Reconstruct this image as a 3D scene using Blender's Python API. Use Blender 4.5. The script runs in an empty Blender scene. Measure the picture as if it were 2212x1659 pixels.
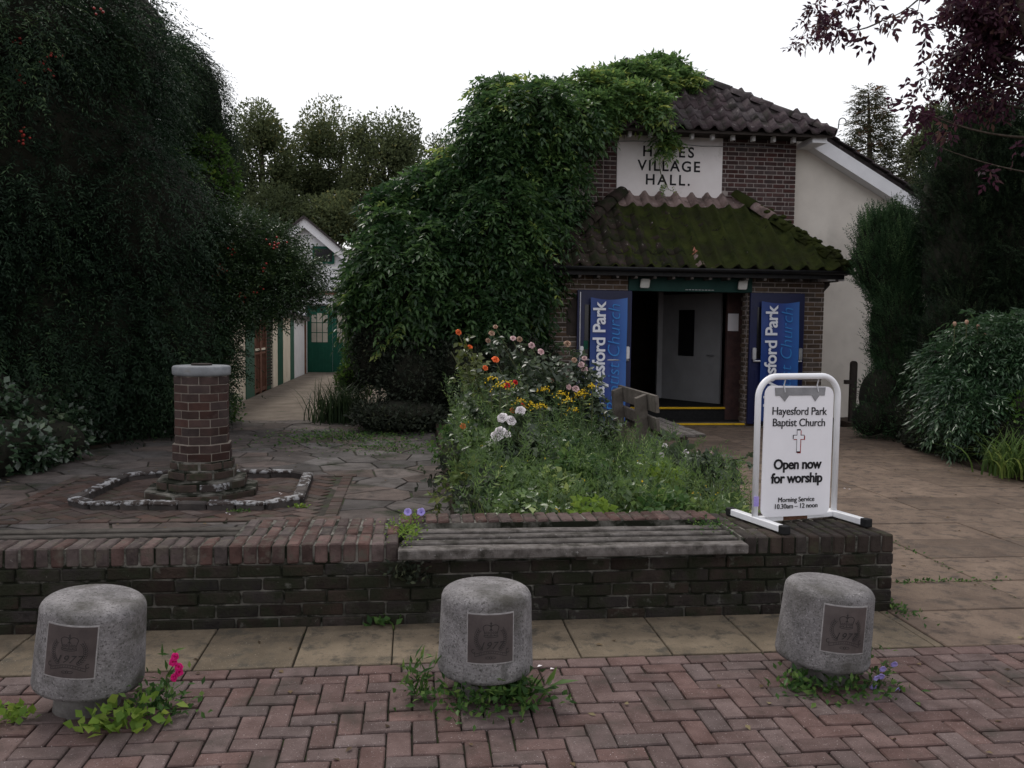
import bpy, bmesh, math, random
import numpy as np
from mathutils import Vector, Matrix

R = math.radians
random.seed(7)
rng = np.random.default_rng(11)
S = bpy.context.scene
COL = S.collection

# ------------------------------------------------------------------ camera
CAM = np.array([0, 0, 1.62]); YAW, PITCH, ROLL = R(6.5), R(3.74), R(.66); LENS = 30.5
fw = np.array([math.sin(YAW) * math.cos(PITCH), math.cos(YAW) * math.cos(PITCH), -math.sin(PITCH)])
rt0 = np.array([math.cos(YAW), -math.sin(YAW), 0]); up0 = np.cross(rt0, fw)
up = up0 * math.cos(ROLL) - rt0 * math.sin(ROLL); rt = rt0 * math.cos(ROLL) + up0 * math.sin(ROLL)
cd = bpy.data.cameras.new('camera'); cam = bpy.data.objects.new('camera', cd); COL.objects.link(cam)
cd.lens = LENS; cd.sensor_width = 36; cd.clip_end = 1500; cd.clip_start = .05
cam.matrix_world = Matrix(((rt[0], up[0], -fw[0], CAM[0]), (rt[1], up[1], -fw[1], CAM[1]), (rt[2], up[2], -fw[2], CAM[2]), (0, 0, 0, 1)))
S.camera = cam
FPX = 2212 * LENS / 36

def at(px, py, Y):                       # surveyed point of the place: sight line meets the vertical plane at distance Y
    d = fw * FPX + rt * (px - 1106) - up * (py - 829.5)
    return CAM + d * ((Y - CAM[1]) / d[1])

# ------------------------------------------------------------------ world, sun, exposure
SUN_EL, SUN_AZ = R(54), R(-24)
w = bpy.data.worlds.new('World'); S.world = w; w.use_nodes = True
n = w.node_tree.nodes; l = w.node_tree.links; n.clear()
sky = n.new('ShaderNodeTexSky'); sky.sky_type = 'NISHITA'; sky.sun_disc = False
sky.sun_elevation = SUN_EL; sky.sun_rotation = SUN_AZ; sky.air_density = 1.4; sky.dust_density = 3
tc = n.new('ShaderNodeTexCoord')
cn = n.new('ShaderNodeTexNoise'); cn.inputs['Scale'].default_value = 1.7; cn.inputs['Detail'].default_value = 5
mp = n.new('ShaderNodeMapping'); mp.inputs['Scale'].default_value = (1, 1, 2.2)
l.new(tc.outputs['Generated'], mp.inputs[0]); l.new(mp.outputs[0], cn.inputs['Vector'])
cr = n.new('ShaderNodeValToRGB'); cr.color_ramp.elements[0].position = .40; cr.color_ramp.elements[1].position = .56
cr.color_ramp.elements[0].color = (8.6, 8.3, 9.1, 1); cr.color_ramp.elements[1].color = (11.6, 11.6, 11.9, 1)
l.new(cn.outputs['Fac'], cr.inputs[0])
mx = n.new('ShaderNodeMix'); mx.data_type = 'RGBA'; mx.inputs[0].default_value = .86
l.new(sky.outputs[0], mx.inputs[6]); l.new(cr.outputs[0], mx.inputs[7])
bg = n.new('ShaderNodeBackground'); bg.inputs[1].default_value = .1
ow = n.new('ShaderNodeOutputWorld'); l.new(mx.outputs[2], bg.inputs[0]); l.new(bg.outputs[0], ow.inputs[0])
sd = bpy.data.lights.new('sun', 'SUN'); so = bpy.data.objects.new('sun', sd); COL.objects.link(so)
sd.energy = 1.5; sd.angle = R(14); sd.color = (1, .95, .88)
sdir = Vector((math.sin(SUN_AZ) * math.cos(SUN_EL), math.cos(SUN_AZ) * math.cos(SUN_EL), math.sin(SUN_EL)))
so.rotation_euler = sdir.to_track_quat('Z', 'Y').to_euler(); so.location = (-20, 40, 60)
S.view_settings.view_transform = 'Standard'; S.view_settings.look = 'None'; S.view_settings.gamma = 1
S.view_settings.use_curve_mapping = False; S.view_settings.exposure = 0.0
S.render.engine = 'CYCLES'; S.cycles.max_bounces = 8; S.cycles.diffuse_bounces = 4; S.cycles.transmission_bounces = 4

# ------------------------------------------------------------------ materials
def base(name):
    m = bpy.data.materials.new(name); m.use_nodes = True
    return m, m.node_tree.nodes, m.node_tree.links, m.node_tree.nodes['Principled BSDF']

def noise(N, L, vec, scale, detail=4, rough=.6):
    t = N.new('ShaderNodeTexNoise'); t.inputs['Scale'].default_value = scale; t.inputs['Detail'].default_value = detail
    t.inputs['Roughness'].default_value = rough; L.new(vec, t.inputs['Vector']); return t.outputs['Fac']

def ramp(N, L, fac, stops):
    c = N.new('ShaderNodeValToRGB'); e = c.color_ramp.elements
    while len(e) < len(stops): e.new(.5)
    for k, (p, col) in enumerate(stops):
        e[k].position = p; e[k].color = (*col[:3], 1) if len(col) == 3 else col
    L.new(fac, c.inputs[0]); return c.outputs[0]

def surf(name, a, b, scale=8, rough=.85, bump=.3, bscale=60, rnd=.25, spots=(), spec=.18, attr=False, metal=0, bdist=.01, hue=0):
    m, N, L, P = base(name)
    pos = N.new('ShaderNodeNewGeometry').outputs['Position']
    col = ramp(N, L, noise(N, L, pos, scale), [(.33, a), (.67, b)])
    if rnd or hue:
        if attr:
            at_ = N.new('ShaderNodeAttribute'); at_.attribute_name = 'v'; rv = at_.outputs['Fac']
        else: rv = N.new('ShaderNodeObjectInfo').outputs['Random']
        mr = N.new('ShaderNodeMapRange'); mr.inputs[3].default_value = 1 - rnd; mr.inputs[4].default_value = 1 + rnd
        L.new(rv, mr.inputs[0]); hs = N.new('ShaderNodeHueSaturation'); L.new(mr.outputs[0], hs.inputs['Value']); L.new(col, hs.inputs['Color'])
        if hue:
            wn = N.new('ShaderNodeTexWhiteNoise'); wn.noise_dimensions = '1D'; L.new(rv, wn.inputs['W'])
            mr2 = N.new('ShaderNodeMapRange'); mr2.inputs[3].default_value = 1 - hue; mr2.inputs[4].default_value = 1 + hue * .4
            L.new(wn.outputs['Value'], mr2.inputs[0]); L.new(mr2.outputs[0], hs.inputs['Saturation'])
        col = hs.outputs[0]
    for (sc, ss, lo, hi) in spots:
        f = ramp(N, L, noise(N, L, pos, ss, 5, .65), [(lo, (0, 0, 0)), (hi, (1, 1, 1))])
        mm = N.new('ShaderNodeMix'); mm.data_type = 'RGBA'; L.new(f, mm.inputs[0]); L.new(col, mm.inputs[6]); mm.inputs[7].default_value = (*sc, 1); col = mm.outputs[2]
    L.new(col, P.inputs['Base Color']); P.inputs['Roughness'].default_value = rough; P.inputs['Specular IOR Level'].default_value = spec
    P.inputs['Metallic'].default_value = metal
    if bump:
        bm_ = N.new('ShaderNodeBump'); bm_.inputs['Strength'].default_value = bump; bm_.inputs['Distance'].default_value = bdist
        L.new(noise(N, L, pos, bscale, 6, .7), bm_.inputs['Height']); L.new(bm_.outputs[0], P.inputs['Normal'])
    return m

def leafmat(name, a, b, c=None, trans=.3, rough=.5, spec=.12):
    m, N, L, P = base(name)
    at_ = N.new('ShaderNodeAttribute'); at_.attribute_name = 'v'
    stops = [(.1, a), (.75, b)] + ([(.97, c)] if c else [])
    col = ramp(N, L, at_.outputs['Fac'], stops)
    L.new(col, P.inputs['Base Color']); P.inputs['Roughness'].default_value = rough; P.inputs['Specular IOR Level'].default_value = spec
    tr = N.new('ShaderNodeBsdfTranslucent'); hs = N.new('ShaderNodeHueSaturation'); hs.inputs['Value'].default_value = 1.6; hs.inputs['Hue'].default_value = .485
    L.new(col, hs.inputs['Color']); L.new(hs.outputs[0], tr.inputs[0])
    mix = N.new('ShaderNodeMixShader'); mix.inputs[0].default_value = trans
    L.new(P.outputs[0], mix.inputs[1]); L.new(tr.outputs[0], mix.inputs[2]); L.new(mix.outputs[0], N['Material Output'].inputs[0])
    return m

MOSS = (.035, .045, .018); LICH = (.42, .40, .36)
M = {}
M['paver'] = surf('paver', (.088, .055, .049), (.140, .093, .085), 9, .85, 1.0, 110, .17, [((.46, .41, .40), 150, .64, .68), ((.04, .03, .027), 120, .60, .68), ((.05, .043, .036), 2.6, .52, .72)], hue=.3, bdist=.004)
M['paver_far'] = surf('paver_far', (.088, .055, .049), (.140, .093, .085), 9, .85, 1.0, 110, .17, [((.46, .41, .40), 150, .64, .68)], attr=True, bdist=.004)
M['joint'] = surf('joint_sand', (.016, .015, .011), (.032, .028, .021), 20, .95, .6, 120, 0, [((.025, .035, .012), 6, .56, .62)])
M['slab'] = surf('pavement_slab', (.120, .096, .068), (.185, .147, .104), 5, .9, .8, 110, .2, [((.075, .068, .056), 2.2, .60, .80), ((.075, .066, .052), 9, .50, .66), ((.075, .062, .05), 80, .58, .68), ((.34, .30, .24), 110, .63, .69)])
M['pathslab'] = surf('path_slab', (.115, .084, .065), (.178, .132, .100), 3, .9, .7, 110, .2, [((.075, .062, .053), 1.6, .60, .80), ((.078, .062, .051), 8, .50, .66), ((.075, .058, .048), 70, .58, .70), ((.30, .25, .20), 90, .64, .70), ((.05, .055, .03), 3.1, .66, .74)])
M['wallbrick'] = surf('wall_brick', (.024, .018, .015), (.050, .036, .030), 12, .9, 1, 55, .45, [((.022, .024, .014), 6, .42, .58), ((.10, .10, .085), 14, .62, .74), ((.22, .21, .19), 30, .71, .75)], hue=.6, bdist=.015)
M['coping'] = surf('coping_brick', (.055, .034, .030), (.115, .072, .064), 10, .9, 1, 60, .4, [((.10, .085, .07), 14, .5, .66), (LICH, 34, .69, .74)], hue=.5)
M['pierbrick'] = surf('pier_coping_brick', (.03, .023, .019), (.058, .044, .037), 10, .9, .8, 70, .3, [((.05, .05, .03), 9, .5, .64), (LICH, 34, .73, .77)], hue=.4)
M['mortar'] = surf('dark_mortar', (.03, .028, .022), (.22, .21, .185), 7, .95, .8, 60, 0, [((.012, .014, .008), 5, .46, .56)])
M['hallbrick'] = surf('hall_brick', (.052, .029, .028), (.092, .048, .043), 9, .9, .5, 60, .35, [((.06, .042, .04), 5, .5, .7)], hue=.5)
M['porchbrick'] = surf('porch_brick', (.070, .050, .037), (.108, .076, .054), 9, .9, .5, 60, .35, [((.09, .065, .045), 5, .5, .7)], hue=.4)
M['lightmortar'] = surf('lime_mortar', (.24, .21, .195), (.33, .29, .27), 10, .95, .4, 50, 0)
M['panel'] = surf('painted_panel', (.70, .65, .64), (.78, .74, .73), 2, .8, .15, 30, 0, [((.45, .42, .40), 3.5, .62, .85)])
M['render'] = surf('cream_render', (.62, .57, .51), (.72, .67, .60), 1.5, .9, .35, 130, 0, [((.45, .42, .37), 1.1, .55, .85)])
M['cream'] = surf('cream_wall', (.66, .60, .49), (.76, .70, .60), 2, .85, .2, 60, 0, [((.42, .38, .30), 2.5, .6, .8)])
M['white'] = surf('white_paint', (.72, .72, .74), (.80, .80, .82), 4, .6, .1, 40, 0, [((.5, .49, .47), 7, .68, .8)])
M['gloss'] = surf('white_enamel', (.78, .79, .81), (.84, .84, .86), 8, .3, .05, 40, 0, [((.20, .12, .08), 24, .75, .79)], spec=.5)
M['board'] = surf('sign_board', (.80, .79, .82), (.84, .83, .86), 6, .45, .02, 30, 0, spec=.4)
M['black'] = surf('black_paint', (.008, .008, .01), (.014, .013, .016), 20, .6, .1, 60, 0)
M['red'] = surf('red_paint', (.30, .02, .02), (.36, .03, .03), 20, .6, 0, 60, 0)
M['rubber'] = surf('black_rubber', (.012, .012, .013), (.02, .02, .02), 20, .7, .2, 60, 0)
M['rust'] = surf('rusty_steel', (.09, .045, .03), (.16, .08, .05), 30, .85, .5, 90, 0)
M['tape'] = surf('grey_tape', (.20, .20, .21), (.28, .28, .29), 12, .45, .3, 30, 0)
M['tile'] = surf('roof_tile', (.040, .031, .034), (.082, .062, .066), 7, .95, .9, 40, .3, [((.20, .175, .175), 8, .58, .72), ((.035, .034, .028), 5, .50, .66)], hue=.4)
M['porchtile'] = surf('porch_roof_tile', (.022, .017, .014), (.042, .030, .026), 7, .95, .9, 40, .3, [((.34, .31, .28), 11, .64, .69), ((.018, .021, .010), 4, .45, .58)])
M['freshtile'] = surf('pale_tile', (.16, .112, .102), (.24, .18, .168), 6, .95, .6, 40, .25, [((.34, .31, .29), 11, .62, .74), ((.10, .075, .068), 5, .5, .65)])
M['redtile'] = surf('red_tile', (.33, .12, .08), (.42, .19, .14), 9, .9, .4, 40, 0)
M['moss'] = surf('roof_moss', (.024, .032, .010), (.062, .074, .018), 6, 1, 1, 160, 0, [((.028, .03, .014), 3, .48, .66)], bdist=.03, spec=.1)
M['timber'] = surf('old_timber', (.075, .066, .060), (.15, .137, .128), 18, .9, 1, 90, .25, [((.035, .032, .026), 7, .50, .66), ((.30, .29, .28), 26, .64, .72)])
M['benchwood'] = surf('bench_timber', (.10, .088, .076), (.165, .148, .13), 14, .9, .5, 90, .15, [((.07, .06, .05), 7, .5, .7)])
M['darkslat'] = surf('darker_timber', (.03, .027, .023), (.065, .057, .05), 14, .9, .6, 90, .2)  # timber in darker tones than the street-side slats
M['darkwood'] = surf('dark_timber', (.03, .025, .022), (.05, .04, .035), 10, .85, .3, 60, 0)
M['gutter'] = surf('black_gutter', (.015, .015, .016), (.025, .025, .026), 10, .5, .1, 40, 0)
M['green'] = surf('green_paint', (.005, .058, .037), (.008, .078, .050), 4, .5, .1, 40, 0)
M['greendull'] = surf('dull_green_paint', (.035, .10, .07), (.05, .13, .095), 4, .65, .2, 40, 0)
M['lintel'] = surf('green_lintel', (.010, .040, .034), (.014, .052, .044), 4, .6, .1, 40, 0)
M['brownwood'] = surf('brown_stained_wood', (.12, .055, .038), (.20, .10, .07), 9, .7, .3, 60, .15)
M['frost'] = surf('frosted_pane', (.33, .30, .25), (.40, .37, .31), 5, .35, .1, 40, .08, spec=.5)
M['blue'] = surf('blue_door_paint', (.004, .007, .042), (.006, .010, .058), 3, .4, .05, 40, 0, spec=.4)
M['steel'] = surf('steel', (.50, .50, .52), (.6, .6, .62), 10, .35, .05, 40, 0, metal=.8)
M['lampglass'] = surf('lamp_cover', (.50, .49, .46), (.58, .57, .54), 10, .4, .05, 40, 0)
M['yellow'] = surf('yellow_nosing', (.55, .33, .015), (.68, .42, .02), 10, .6, .2, 60, 0, [((.2, .13, .03), 14, .6, .75)])
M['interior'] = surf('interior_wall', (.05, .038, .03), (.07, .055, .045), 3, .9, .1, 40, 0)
M['innerdoor'] = surf('inner_door', (.25, .25, .255), (.30, .30, .31), 3, .7, .05, 40, 0)
M['paper'] = surf('paper', (.62, .60, .62), (.7, .68, .7), 3, .8, 0, 40, 0)
M['mat'] = surf('door_mat', (.012, .012, .013), (.02, .02, .02), 30, .95, .3, 90, 0)
M['glass'] = surf('dark_glass', (.01, .01, .012), (.015, .015, .017), 3, .15, 0, 10, 0, spec=.5)
M['concrete'] = surf('bollard_concrete', (.17, .162, .162), (.30, .285, .285), 8, .92, 1.0, 75, .12, [((.09, .085, .082), 95, .53, .64), ((.42, .40, .40), 120, .60, .68), ((.085, .08, .07), 4.2, .50, .70), ((.12, .115, .11), 14, .54, .72)], bdist=.012)
M['bollgrout'] = surf('plaque_grout', (.24, .23, .225), (.36, .345, .34), 30, .9, .4, 120, 0)
M['bollneck'] = surf('bollard_neck', (.12, .11, .105), (.2, .19, .18), 12, .92, .8, 120, 0)
M['plate'] = surf('etched_plate', (.12, .108, .106), (.19, .17, .166), 6, .34, .05, 60, 0, [((.10, .09, .09), 9, .5, .8)], metal=.75)
M['etch'] = surf('etched_line', (.03, .028, .027), (.045, .04, .04), 20, .7, 0, 60, 0)
M['stonecap'] = surf('sundial_cap', (.17, .18, .19), (.25, .26, .27), 9, .85, .5, 80, 0, [((.2, .2, .19), 14, .55, .7)])
M['dialbrick'] = surf('sundial_brick', (.040, .024, .021), (.068, .039, .033), 9, .9, .5, 70, .3, [((.07, .05, .045), 8, .55, .7)], hue=.4)
M['dialmortar'] = surf('sundial_mortar', (.20, .17, .145), (.28, .25, .21), 20, .95, .4, 70, 0)
M['plinth'] = surf('sundial_plinth_brick', (.05, .038, .032), (.085, .06, .05), 9, .9, .7, 70, .3, [((.04, .042, .025), 7, .5, .65)])
M['kerb'] = surf('kerb_brick', (.045, .04, .038), (.08, .07, .065), 9, .9, .7, 70, .3)
M['kerbpaint'] = surf('worn_white_paint', (.27, .27, .275), (.40, .40, .405), 9, .85, .8, 70, .1, [((.05, .04, .036), 15, .43, .52)])
M['flag'] = surf('crazy_paving', (.075, .062, .056), (.130, .106, .096), 3.5, .92, .9, 70, .28, [((.05, .044, .04), 5, .5, .7), ((.028, .033, .02), 2.2, .54, .70), ((.20, .18, .16), 40, .66, .74)], hue=.6)
M['flagbase'] = surf('paving_bed', (.03, .027, .022), (.055, .048, .04), 14, .95, .6, 80, 0, [((.035, .045, .02), 4, .5, .62)])
M['herring'] = surf('patio_brick', (.055, .038, .032), (.095, .062, .052), 9, .92, .6, 80, .3, [((.06, .055, .04), 6, .5, .68)], hue=.4)
M['herring_far'] = surf('patio_brick_far', (.055, .038, .032), (.095, .062, .052), 9, .92, .6, 80, .3, attr=True)
M['sidepath'] = surf('side_path', (.13, .108, .088), (.20, .168, .138), 2.5, .95, .4, 120, 0, [((.10, .085, .065), 1.5, .5, .7), ((.06, .065, .035), 2.8, .62, .75)])
M['soil'] = surf('soil', (.03, .022, .016), (.06, .045, .033), 12, 1, .8, 60, 0)
M['ground'] = surf('ground', (.05, .045, .04), (.08, .07, .06), 1, .95, .3, 40, 0)
M['bark'] = surf('bark', (.045, .036, .028), (.09, .072, .056), 20, .95, .8, 60, 0)
M['shadecore'] = surf('shade_core', (.010, .011, .008), (.022, .022, .015), 8, 1, .8, 30, 0)  # near-black colour standing for the shade inside crowns
M['stem'] = surf('green_stem', (.06, .08, .03), (.10, .10, .05), 20, .8, .2, 60, 0)
M['berry'] = surf('red_berry', (.26, .016, .012), (.36, .03, .02), 20, .4, 0, 60, .2, spec=.5)
# flowers
M['rosewhite'] = surf('white_petals', (.72, .66, .67), (.80, .76, .77), 30, .7, 0, 60, 0)
M['rosepink'] = surf('pink_petals', (.58, .36, .38), (.66, .50, .48), 30, .7, 0, 60, .2)
M['rosefade'] = surf('faded_petals', (.30, .16, .10), (.45, .32, .24), 30, .8, 0, 60, .2)
M['roseorange'] = surf('orange_petals', (.75, .12, .03), (.85, .20, .06), 30, .6, 0, 60, .15)
M['rosered'] = surf('red_petals', (.50, .008, .015), (.60, .015, .02), 30, .6, 0, 60, .1)
M['golden'] = surf('yellow_flowers', (.45, .30, .01), (.62, .42, .015), 40, .8, 0, 60, 0)
M['magenta'] = surf('magenta_petals', (.50, .005, .12), (.62, .012, .18), 40, .6, 0, 60, 0)
M['harebell'] = surf('lilac_petals', (.30, .24, .60), (.42, .36, .70), 40, .6, 0, 60, 0)
# leaves
M['yew'] = leafmat('yew_leaf', (.010, .022, .012), (.032, .062, .030), (.07, .11, .045), .2, .5)
M['pyra'] = leafmat('pyracantha_leaf', (.016, .034, .014), (.040, .075, .028), (.07, .11, .035), .2, .4, .5)
M['bright'] = leafmat('bright_leaf', (.03, .07, .015), (.07, .14, .028), (.12, .18, .035), .35, .5)
M['wist'] = leafmat('wisteria_leaf', (.022, .056, .020), (.092, .175, .052), (.26, .32, .075), .42, .38, .35)
M['shrubdark'] = leafmat('dark_shrub_leaf', (.020, .026, .018), (.045, .055, .036), (.08, .09, .05), .2, .45)
M['fartree'] = leafmat('far_tree_leaf', (.045, .060, .030), (.10, .125, .055), (.22, .20, .07), .4, .6)
M['juniper'] = leafmat('juniper_leaf', (.018, .042, .020), (.060, .115, .050), (.10, .17, .07), .25, .6)
M['darkyew'] = leafmat('dark_yew_leaf', (.010, .020, .011), (.036, .060, .030), (.075, .11, .05), .2, .55)
M['purple'] = leafmat('purple_leaf', (.028, .010, .018), (.065, .024, .038), (.09, .05, .04), .35, .5)
M['conifer'] = leafmat('conifer_leaf', (.045, .048, .03), (.085, .09, .05), (.16, .085, .05), .35, .6)
M['laurel'] = leafmat('laurel_leaf', (.020, .050, .022), (.05, .105, .045), (.09, .15, .06), .25, .35, .5)
M['ivy'] = leafmat('ivy_leaf', (.020, .042, .022), (.060, .10, .052), (.13, .17, .10), .2, .25, .7)
M['strap'] = leafmat('strap_leaf', (.035, .065, .018), (.075, .13, .03), (.14, .19, .05), .35, .45)
M['rushes'] = leafmat('rush_leaf', (.018, .032, .016), (.04, .065, .028), None, .25, .5)
M['roseleaf'] = leafmat('rose_leaf', (.030, .048, .026), (.075, .105, .055), (.13, .17, .07), .25, .38, .5)
M['yroseleaf'] = leafmat('yellow_rose_leaf', (.055, .075, .02), (.12, .15, .03), (.18, .19, .04), .3, .4, .5)
M['bed'] = leafmat('bed_leaf', (.030, .062, .022), (.125, .205, .062), (.27, .34, .12), .38, .33, .45)
M['bedgrass'] = leafmat('bed_grass', (.04, .062, .022), (.12, .165, .05), (.22, .22, .08), .35, .45)
M['litter'] = leafmat('dead_leaf', (.05, .035, .022), (.13, .09, .05), (.20, .17, .09), .1, .7)
M['weed'] = leafmat('weed_leaf', (.022, .055, .016), (.06, .125, .032), (.12, .19, .05), .35, .4)
M['lime'] = leafmat('lime_weed_leaf', (.08, .15, .025), (.16, .25, .04), (.22, .30, .06), .35, .5)

# ------------------------------------------------------------------ builders
def link(name, data, parent=None, kind=None):
    o = bpy.data.objects.new(name, data); COL.objects.link(o)
    if parent is not None:
        o.parent = parent; o.matrix_parent_inverse = ORI.get(parent.name, Matrix())
    if kind: o['kind'] = kind
    return o
ORI = {}

def tag(o, label=None, cat=None, group=None, kind=None):
    if label: o['label'] = label
    if cat: o['category'] = cat
    if group: o['group'] = group
    if kind: o['kind'] = kind
    return o

def thing(name, label, cat, loc=(0, 0, 0), group=None, local=False):
    o = bpy.data.objects.new(name, None); COL.objects.link(o); o.location = loc; o.empty_display_size = .1
    if not local: ORI[o.name] = Matrix.Translation(-Vector(loc))
    return tag(o, label, cat, group)

class MB:
    def __init__(s): s.v = []; s.f = []; s.a = []
    def add(s, vs, fs, val=0.):
        b = len(s.v); s.v += [tuple(v) for v in vs]; s.f += [tuple(b + i for i in f) for f in fs]; s.a += [val] * len(vs); return s
    def box(s, x0, x1, y0, y1, z0, z1, val=0.):
        return s.add([(x0, y0, z0), (x1, y0, z0), (x1, y1, z0), (x0, y1, z0), (x0, y0, z1), (x1, y0, z1), (x1, y1, z1), (x0, y1, z1)],
                     [(0, 3, 2, 1), (4, 5, 6, 7), (0, 1, 5, 4), (1, 2, 6, 5), (2, 3, 7, 6), (3, 0, 4, 7)], val)
    def prism(s, pts, d):                     # pts: ordered 3d polygon, d: extrude vector
        n_ = len(pts); d = Vector(d); a = [Vector(p) for p in pts]
        return s.add(a + [p + d for p in a], [tuple(range(n_))[::-1], tuple(range(n_, 2 * n_))] + [(i, (i + 1) % n_, n_ + (i + 1) % n_, n_ + i) for i in range(n_)])
    def tube(s, pts, r, seg=8, val=0.):
        pts = [Vector(p) for p in pts]; rs = r if isinstance(r, (list, tuple)) else [r] * len(pts); rings = []
        vs = []
        for i, p in enumerate(pts):
            d = (pts[min(i + 1, len(pts) - 1)] - pts[max(i - 1, 0)]).normalized()
            u = d.orthogonal().normalized() if i == 0 else (pu - d * pu.dot(d)).normalized()
            pu = u; v_ = d.cross(u)
            for k in range(seg):
                a = 2 * math.pi * k / seg; vs.append(p + (u * math.cos(a) + v_ * math.sin(a)) * rs[i])
        fs = []
        for i in range(len(pts) - 1):
            for k in range(seg):
                fs.append((i * seg + k, i * seg + (k + 1) % seg, (i + 1) * seg + (k + 1) % seg, (i + 1) * seg + k))
        fs.append(tuple(range(seg))[::-1]); fs.append(tuple((len(pts) - 1) * seg + k for k in range(seg)))
        return s.add(vs, fs, val)
    def lathe(s, prof, seg=40, c=(0, 0, 0), wob=0.):
        vs = []; fs = []
        for i, (r, z) in enumerate(prof):
            for k in range(seg):
                a = 2 * math.pi * k / seg; rr = r * (1 + wob * math.sin(3 * a + i * 1.3) + wob * random.uniform(-.5, .5))
                vs.append((c[0] + rr * math.cos(a), c[1] + rr * math.sin(a), c[2] + z))
        for i in range(len(prof) - 1):
            for k in range(seg): fs.append((i * seg + k, i * seg + (k + 1) % seg, (i + 1) * seg + (k + 1) % seg, (i + 1) * seg + k))
        fs.append(tuple(range(seg))[::-1]); fs.append(tuple((len(prof) - 1) * seg + k for k in range(seg)))
        return s.add(vs, fs)
    def mesh(s, name, mat, smooth=False, attr=False):
        me = bpy.data.meshes.new(name); me.from_pydata(s.v, [], s.f); me.materials.append(M[mat] if isinstance(mat, str) else mat)
        if attr:
            t = me.attributes.new('v', 'FLOAT', 'POINT'); t.data.foreach_set('value', s.a)
        bm = bmesh.new(); bm.from_mesh(me); bmesh.ops.recalc_face_normals(bm, faces=bm.faces); bm.to_mesh(me); bm.free()
        if smooth: me.polygons.foreach_set('use_smooth', [True] * len(me.polygons))
        return me
    def build(s, name, mat, parent=None, smooth=False, kind=None, attr=False):
        return link(name, s.mesh(name, mat, smooth, attr), parent, kind)

def bevel_obj(o, wd, seg=2):
    bm = bmesh.new(); bm.from_mesh(o.data)
    bmesh.ops.bevel(bm, geom=[e for e in bm.edges], offset=wd, segments=seg, affect='EDGES', clamp_overlap=True); bm.to_mesh(o.data); bm.free(); return o

BRK = {}
def brickmesh(wd, dp, ht, mat, c=.005, jit=.002, nvar=4):
    key = (round(wd, 3), round(dp, 3), round(ht, 3), mat, random.randrange(nvar))
    if key not in BRK:
        bm = bmesh.new(); bmesh.ops.create_cube(bm, size=1)
        for v in bm.verts: v.co = Vector((v.co.x * wd, v.co.y * dp, v.co.z * ht)) + Vector([random.uniform(-jit, jit) for _ in range(3)])
        bmesh.ops.bevel(bm, geom=list(bm.edges), offset=c, segments=1, affect='EDGES')
        for v in bm.verts: v.co += Vector([random.uniform(-jit, jit) * .4 for _ in range(3)])
        me = bpy.data.meshes.new('brick'); bm.to_mesh(me); bm.free(); me.materials.append(M[mat]); BRK[key] = me
    return BRK[key]

def brick(name, parent, c, wd, dp, ht, mat, rz=0, bev=.005, jit=.002, tilt=.006):
    o = link(name, brickmesh(wd, dp, ht, mat, bev, jit), parent); o.location = c
    o.rotation_euler = (random.uniform(-tilt, tilt), random.uniform(-tilt, tilt), rz + random.uniform(-tilt, tilt)); return o

def text(body, size, mat, parent, mw, name='lettering', bold=0., shear=0., align='CENTER', depth=.0015, space=1., yalign='CENTER', line=1.):
    cu = bpy.data.curves.new('t', 'FONT'); cu.body = body; cu.size = size; cu.align_x = align; cu.align_y = yalign
    cu.extrude = depth; cu.offset = bold; cu.shear = shear; cu.space_character = space; cu.space_line = line; cu.resolution_u = 4
    t = bpy.data.objects.new('t', cu); COL.objects.link(t); dg = bpy.context.evaluated_depsgraph_get()
    me = bpy.data.meshes.new_from_object(t.evaluated_get(dg)); bpy.data.objects.remove(t); bpy.data.curves.remove(cu)
    me.materials.clear(); me.materials.append(M[mat])
    bm = bmesh.new(); bm.from_mesh(me); bpy.data.meshes.remove(me)       # one mesh for each word
    bm.verts.ensure_lookup_table(); seen = set(); isl = []
    for v0 in bm.verts:
        if v0.index in seen: continue
        stk = [v0]; grp = []; seen.add(v0.index)
        while stk:
            v = stk.pop(); grp.append(v)
            for e in v.link_edges:
                o2 = e.other_vert(v)
                if o2.index not in seen: seen.add(o2.index); stk.append(o2)
        isl.append((min(v.co.x for v in grp), max(v.co.x for v in grp), [v.index for v in grp]))
    isl.sort(); words = []
    for a_, b_, ids_ in isl:
        if words and a_ - words[-1][0] < size * .19 * max(1, space ** 2): words[-1][0] = max(words[-1][0], b_); words[-1][1].update(ids_)
        else: words.append([b_, set(ids_)])
    last = None
    for _, ids_ in words:
        b2 = bm.copy(); b2.verts.ensure_lookup_table(); bmesh.ops.delete(b2, geom=[v for v in b2.verts if v.index not in ids_], context='VERTS')
        m2 = bpy.data.meshes.new(name); b2.to_mesh(m2); b2.free(); m2.transform(mw); m2.materials.append(M[mat]); last = link(name, m2, parent)
    bm.free(); return last

# ---- foliage
def unit(a): return a / (np.linalg.norm(a, axis=-1, keepdims=True) + 1e-9)
def rdir(k): return unit(rng.normal(size=(k, 3)))

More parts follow.
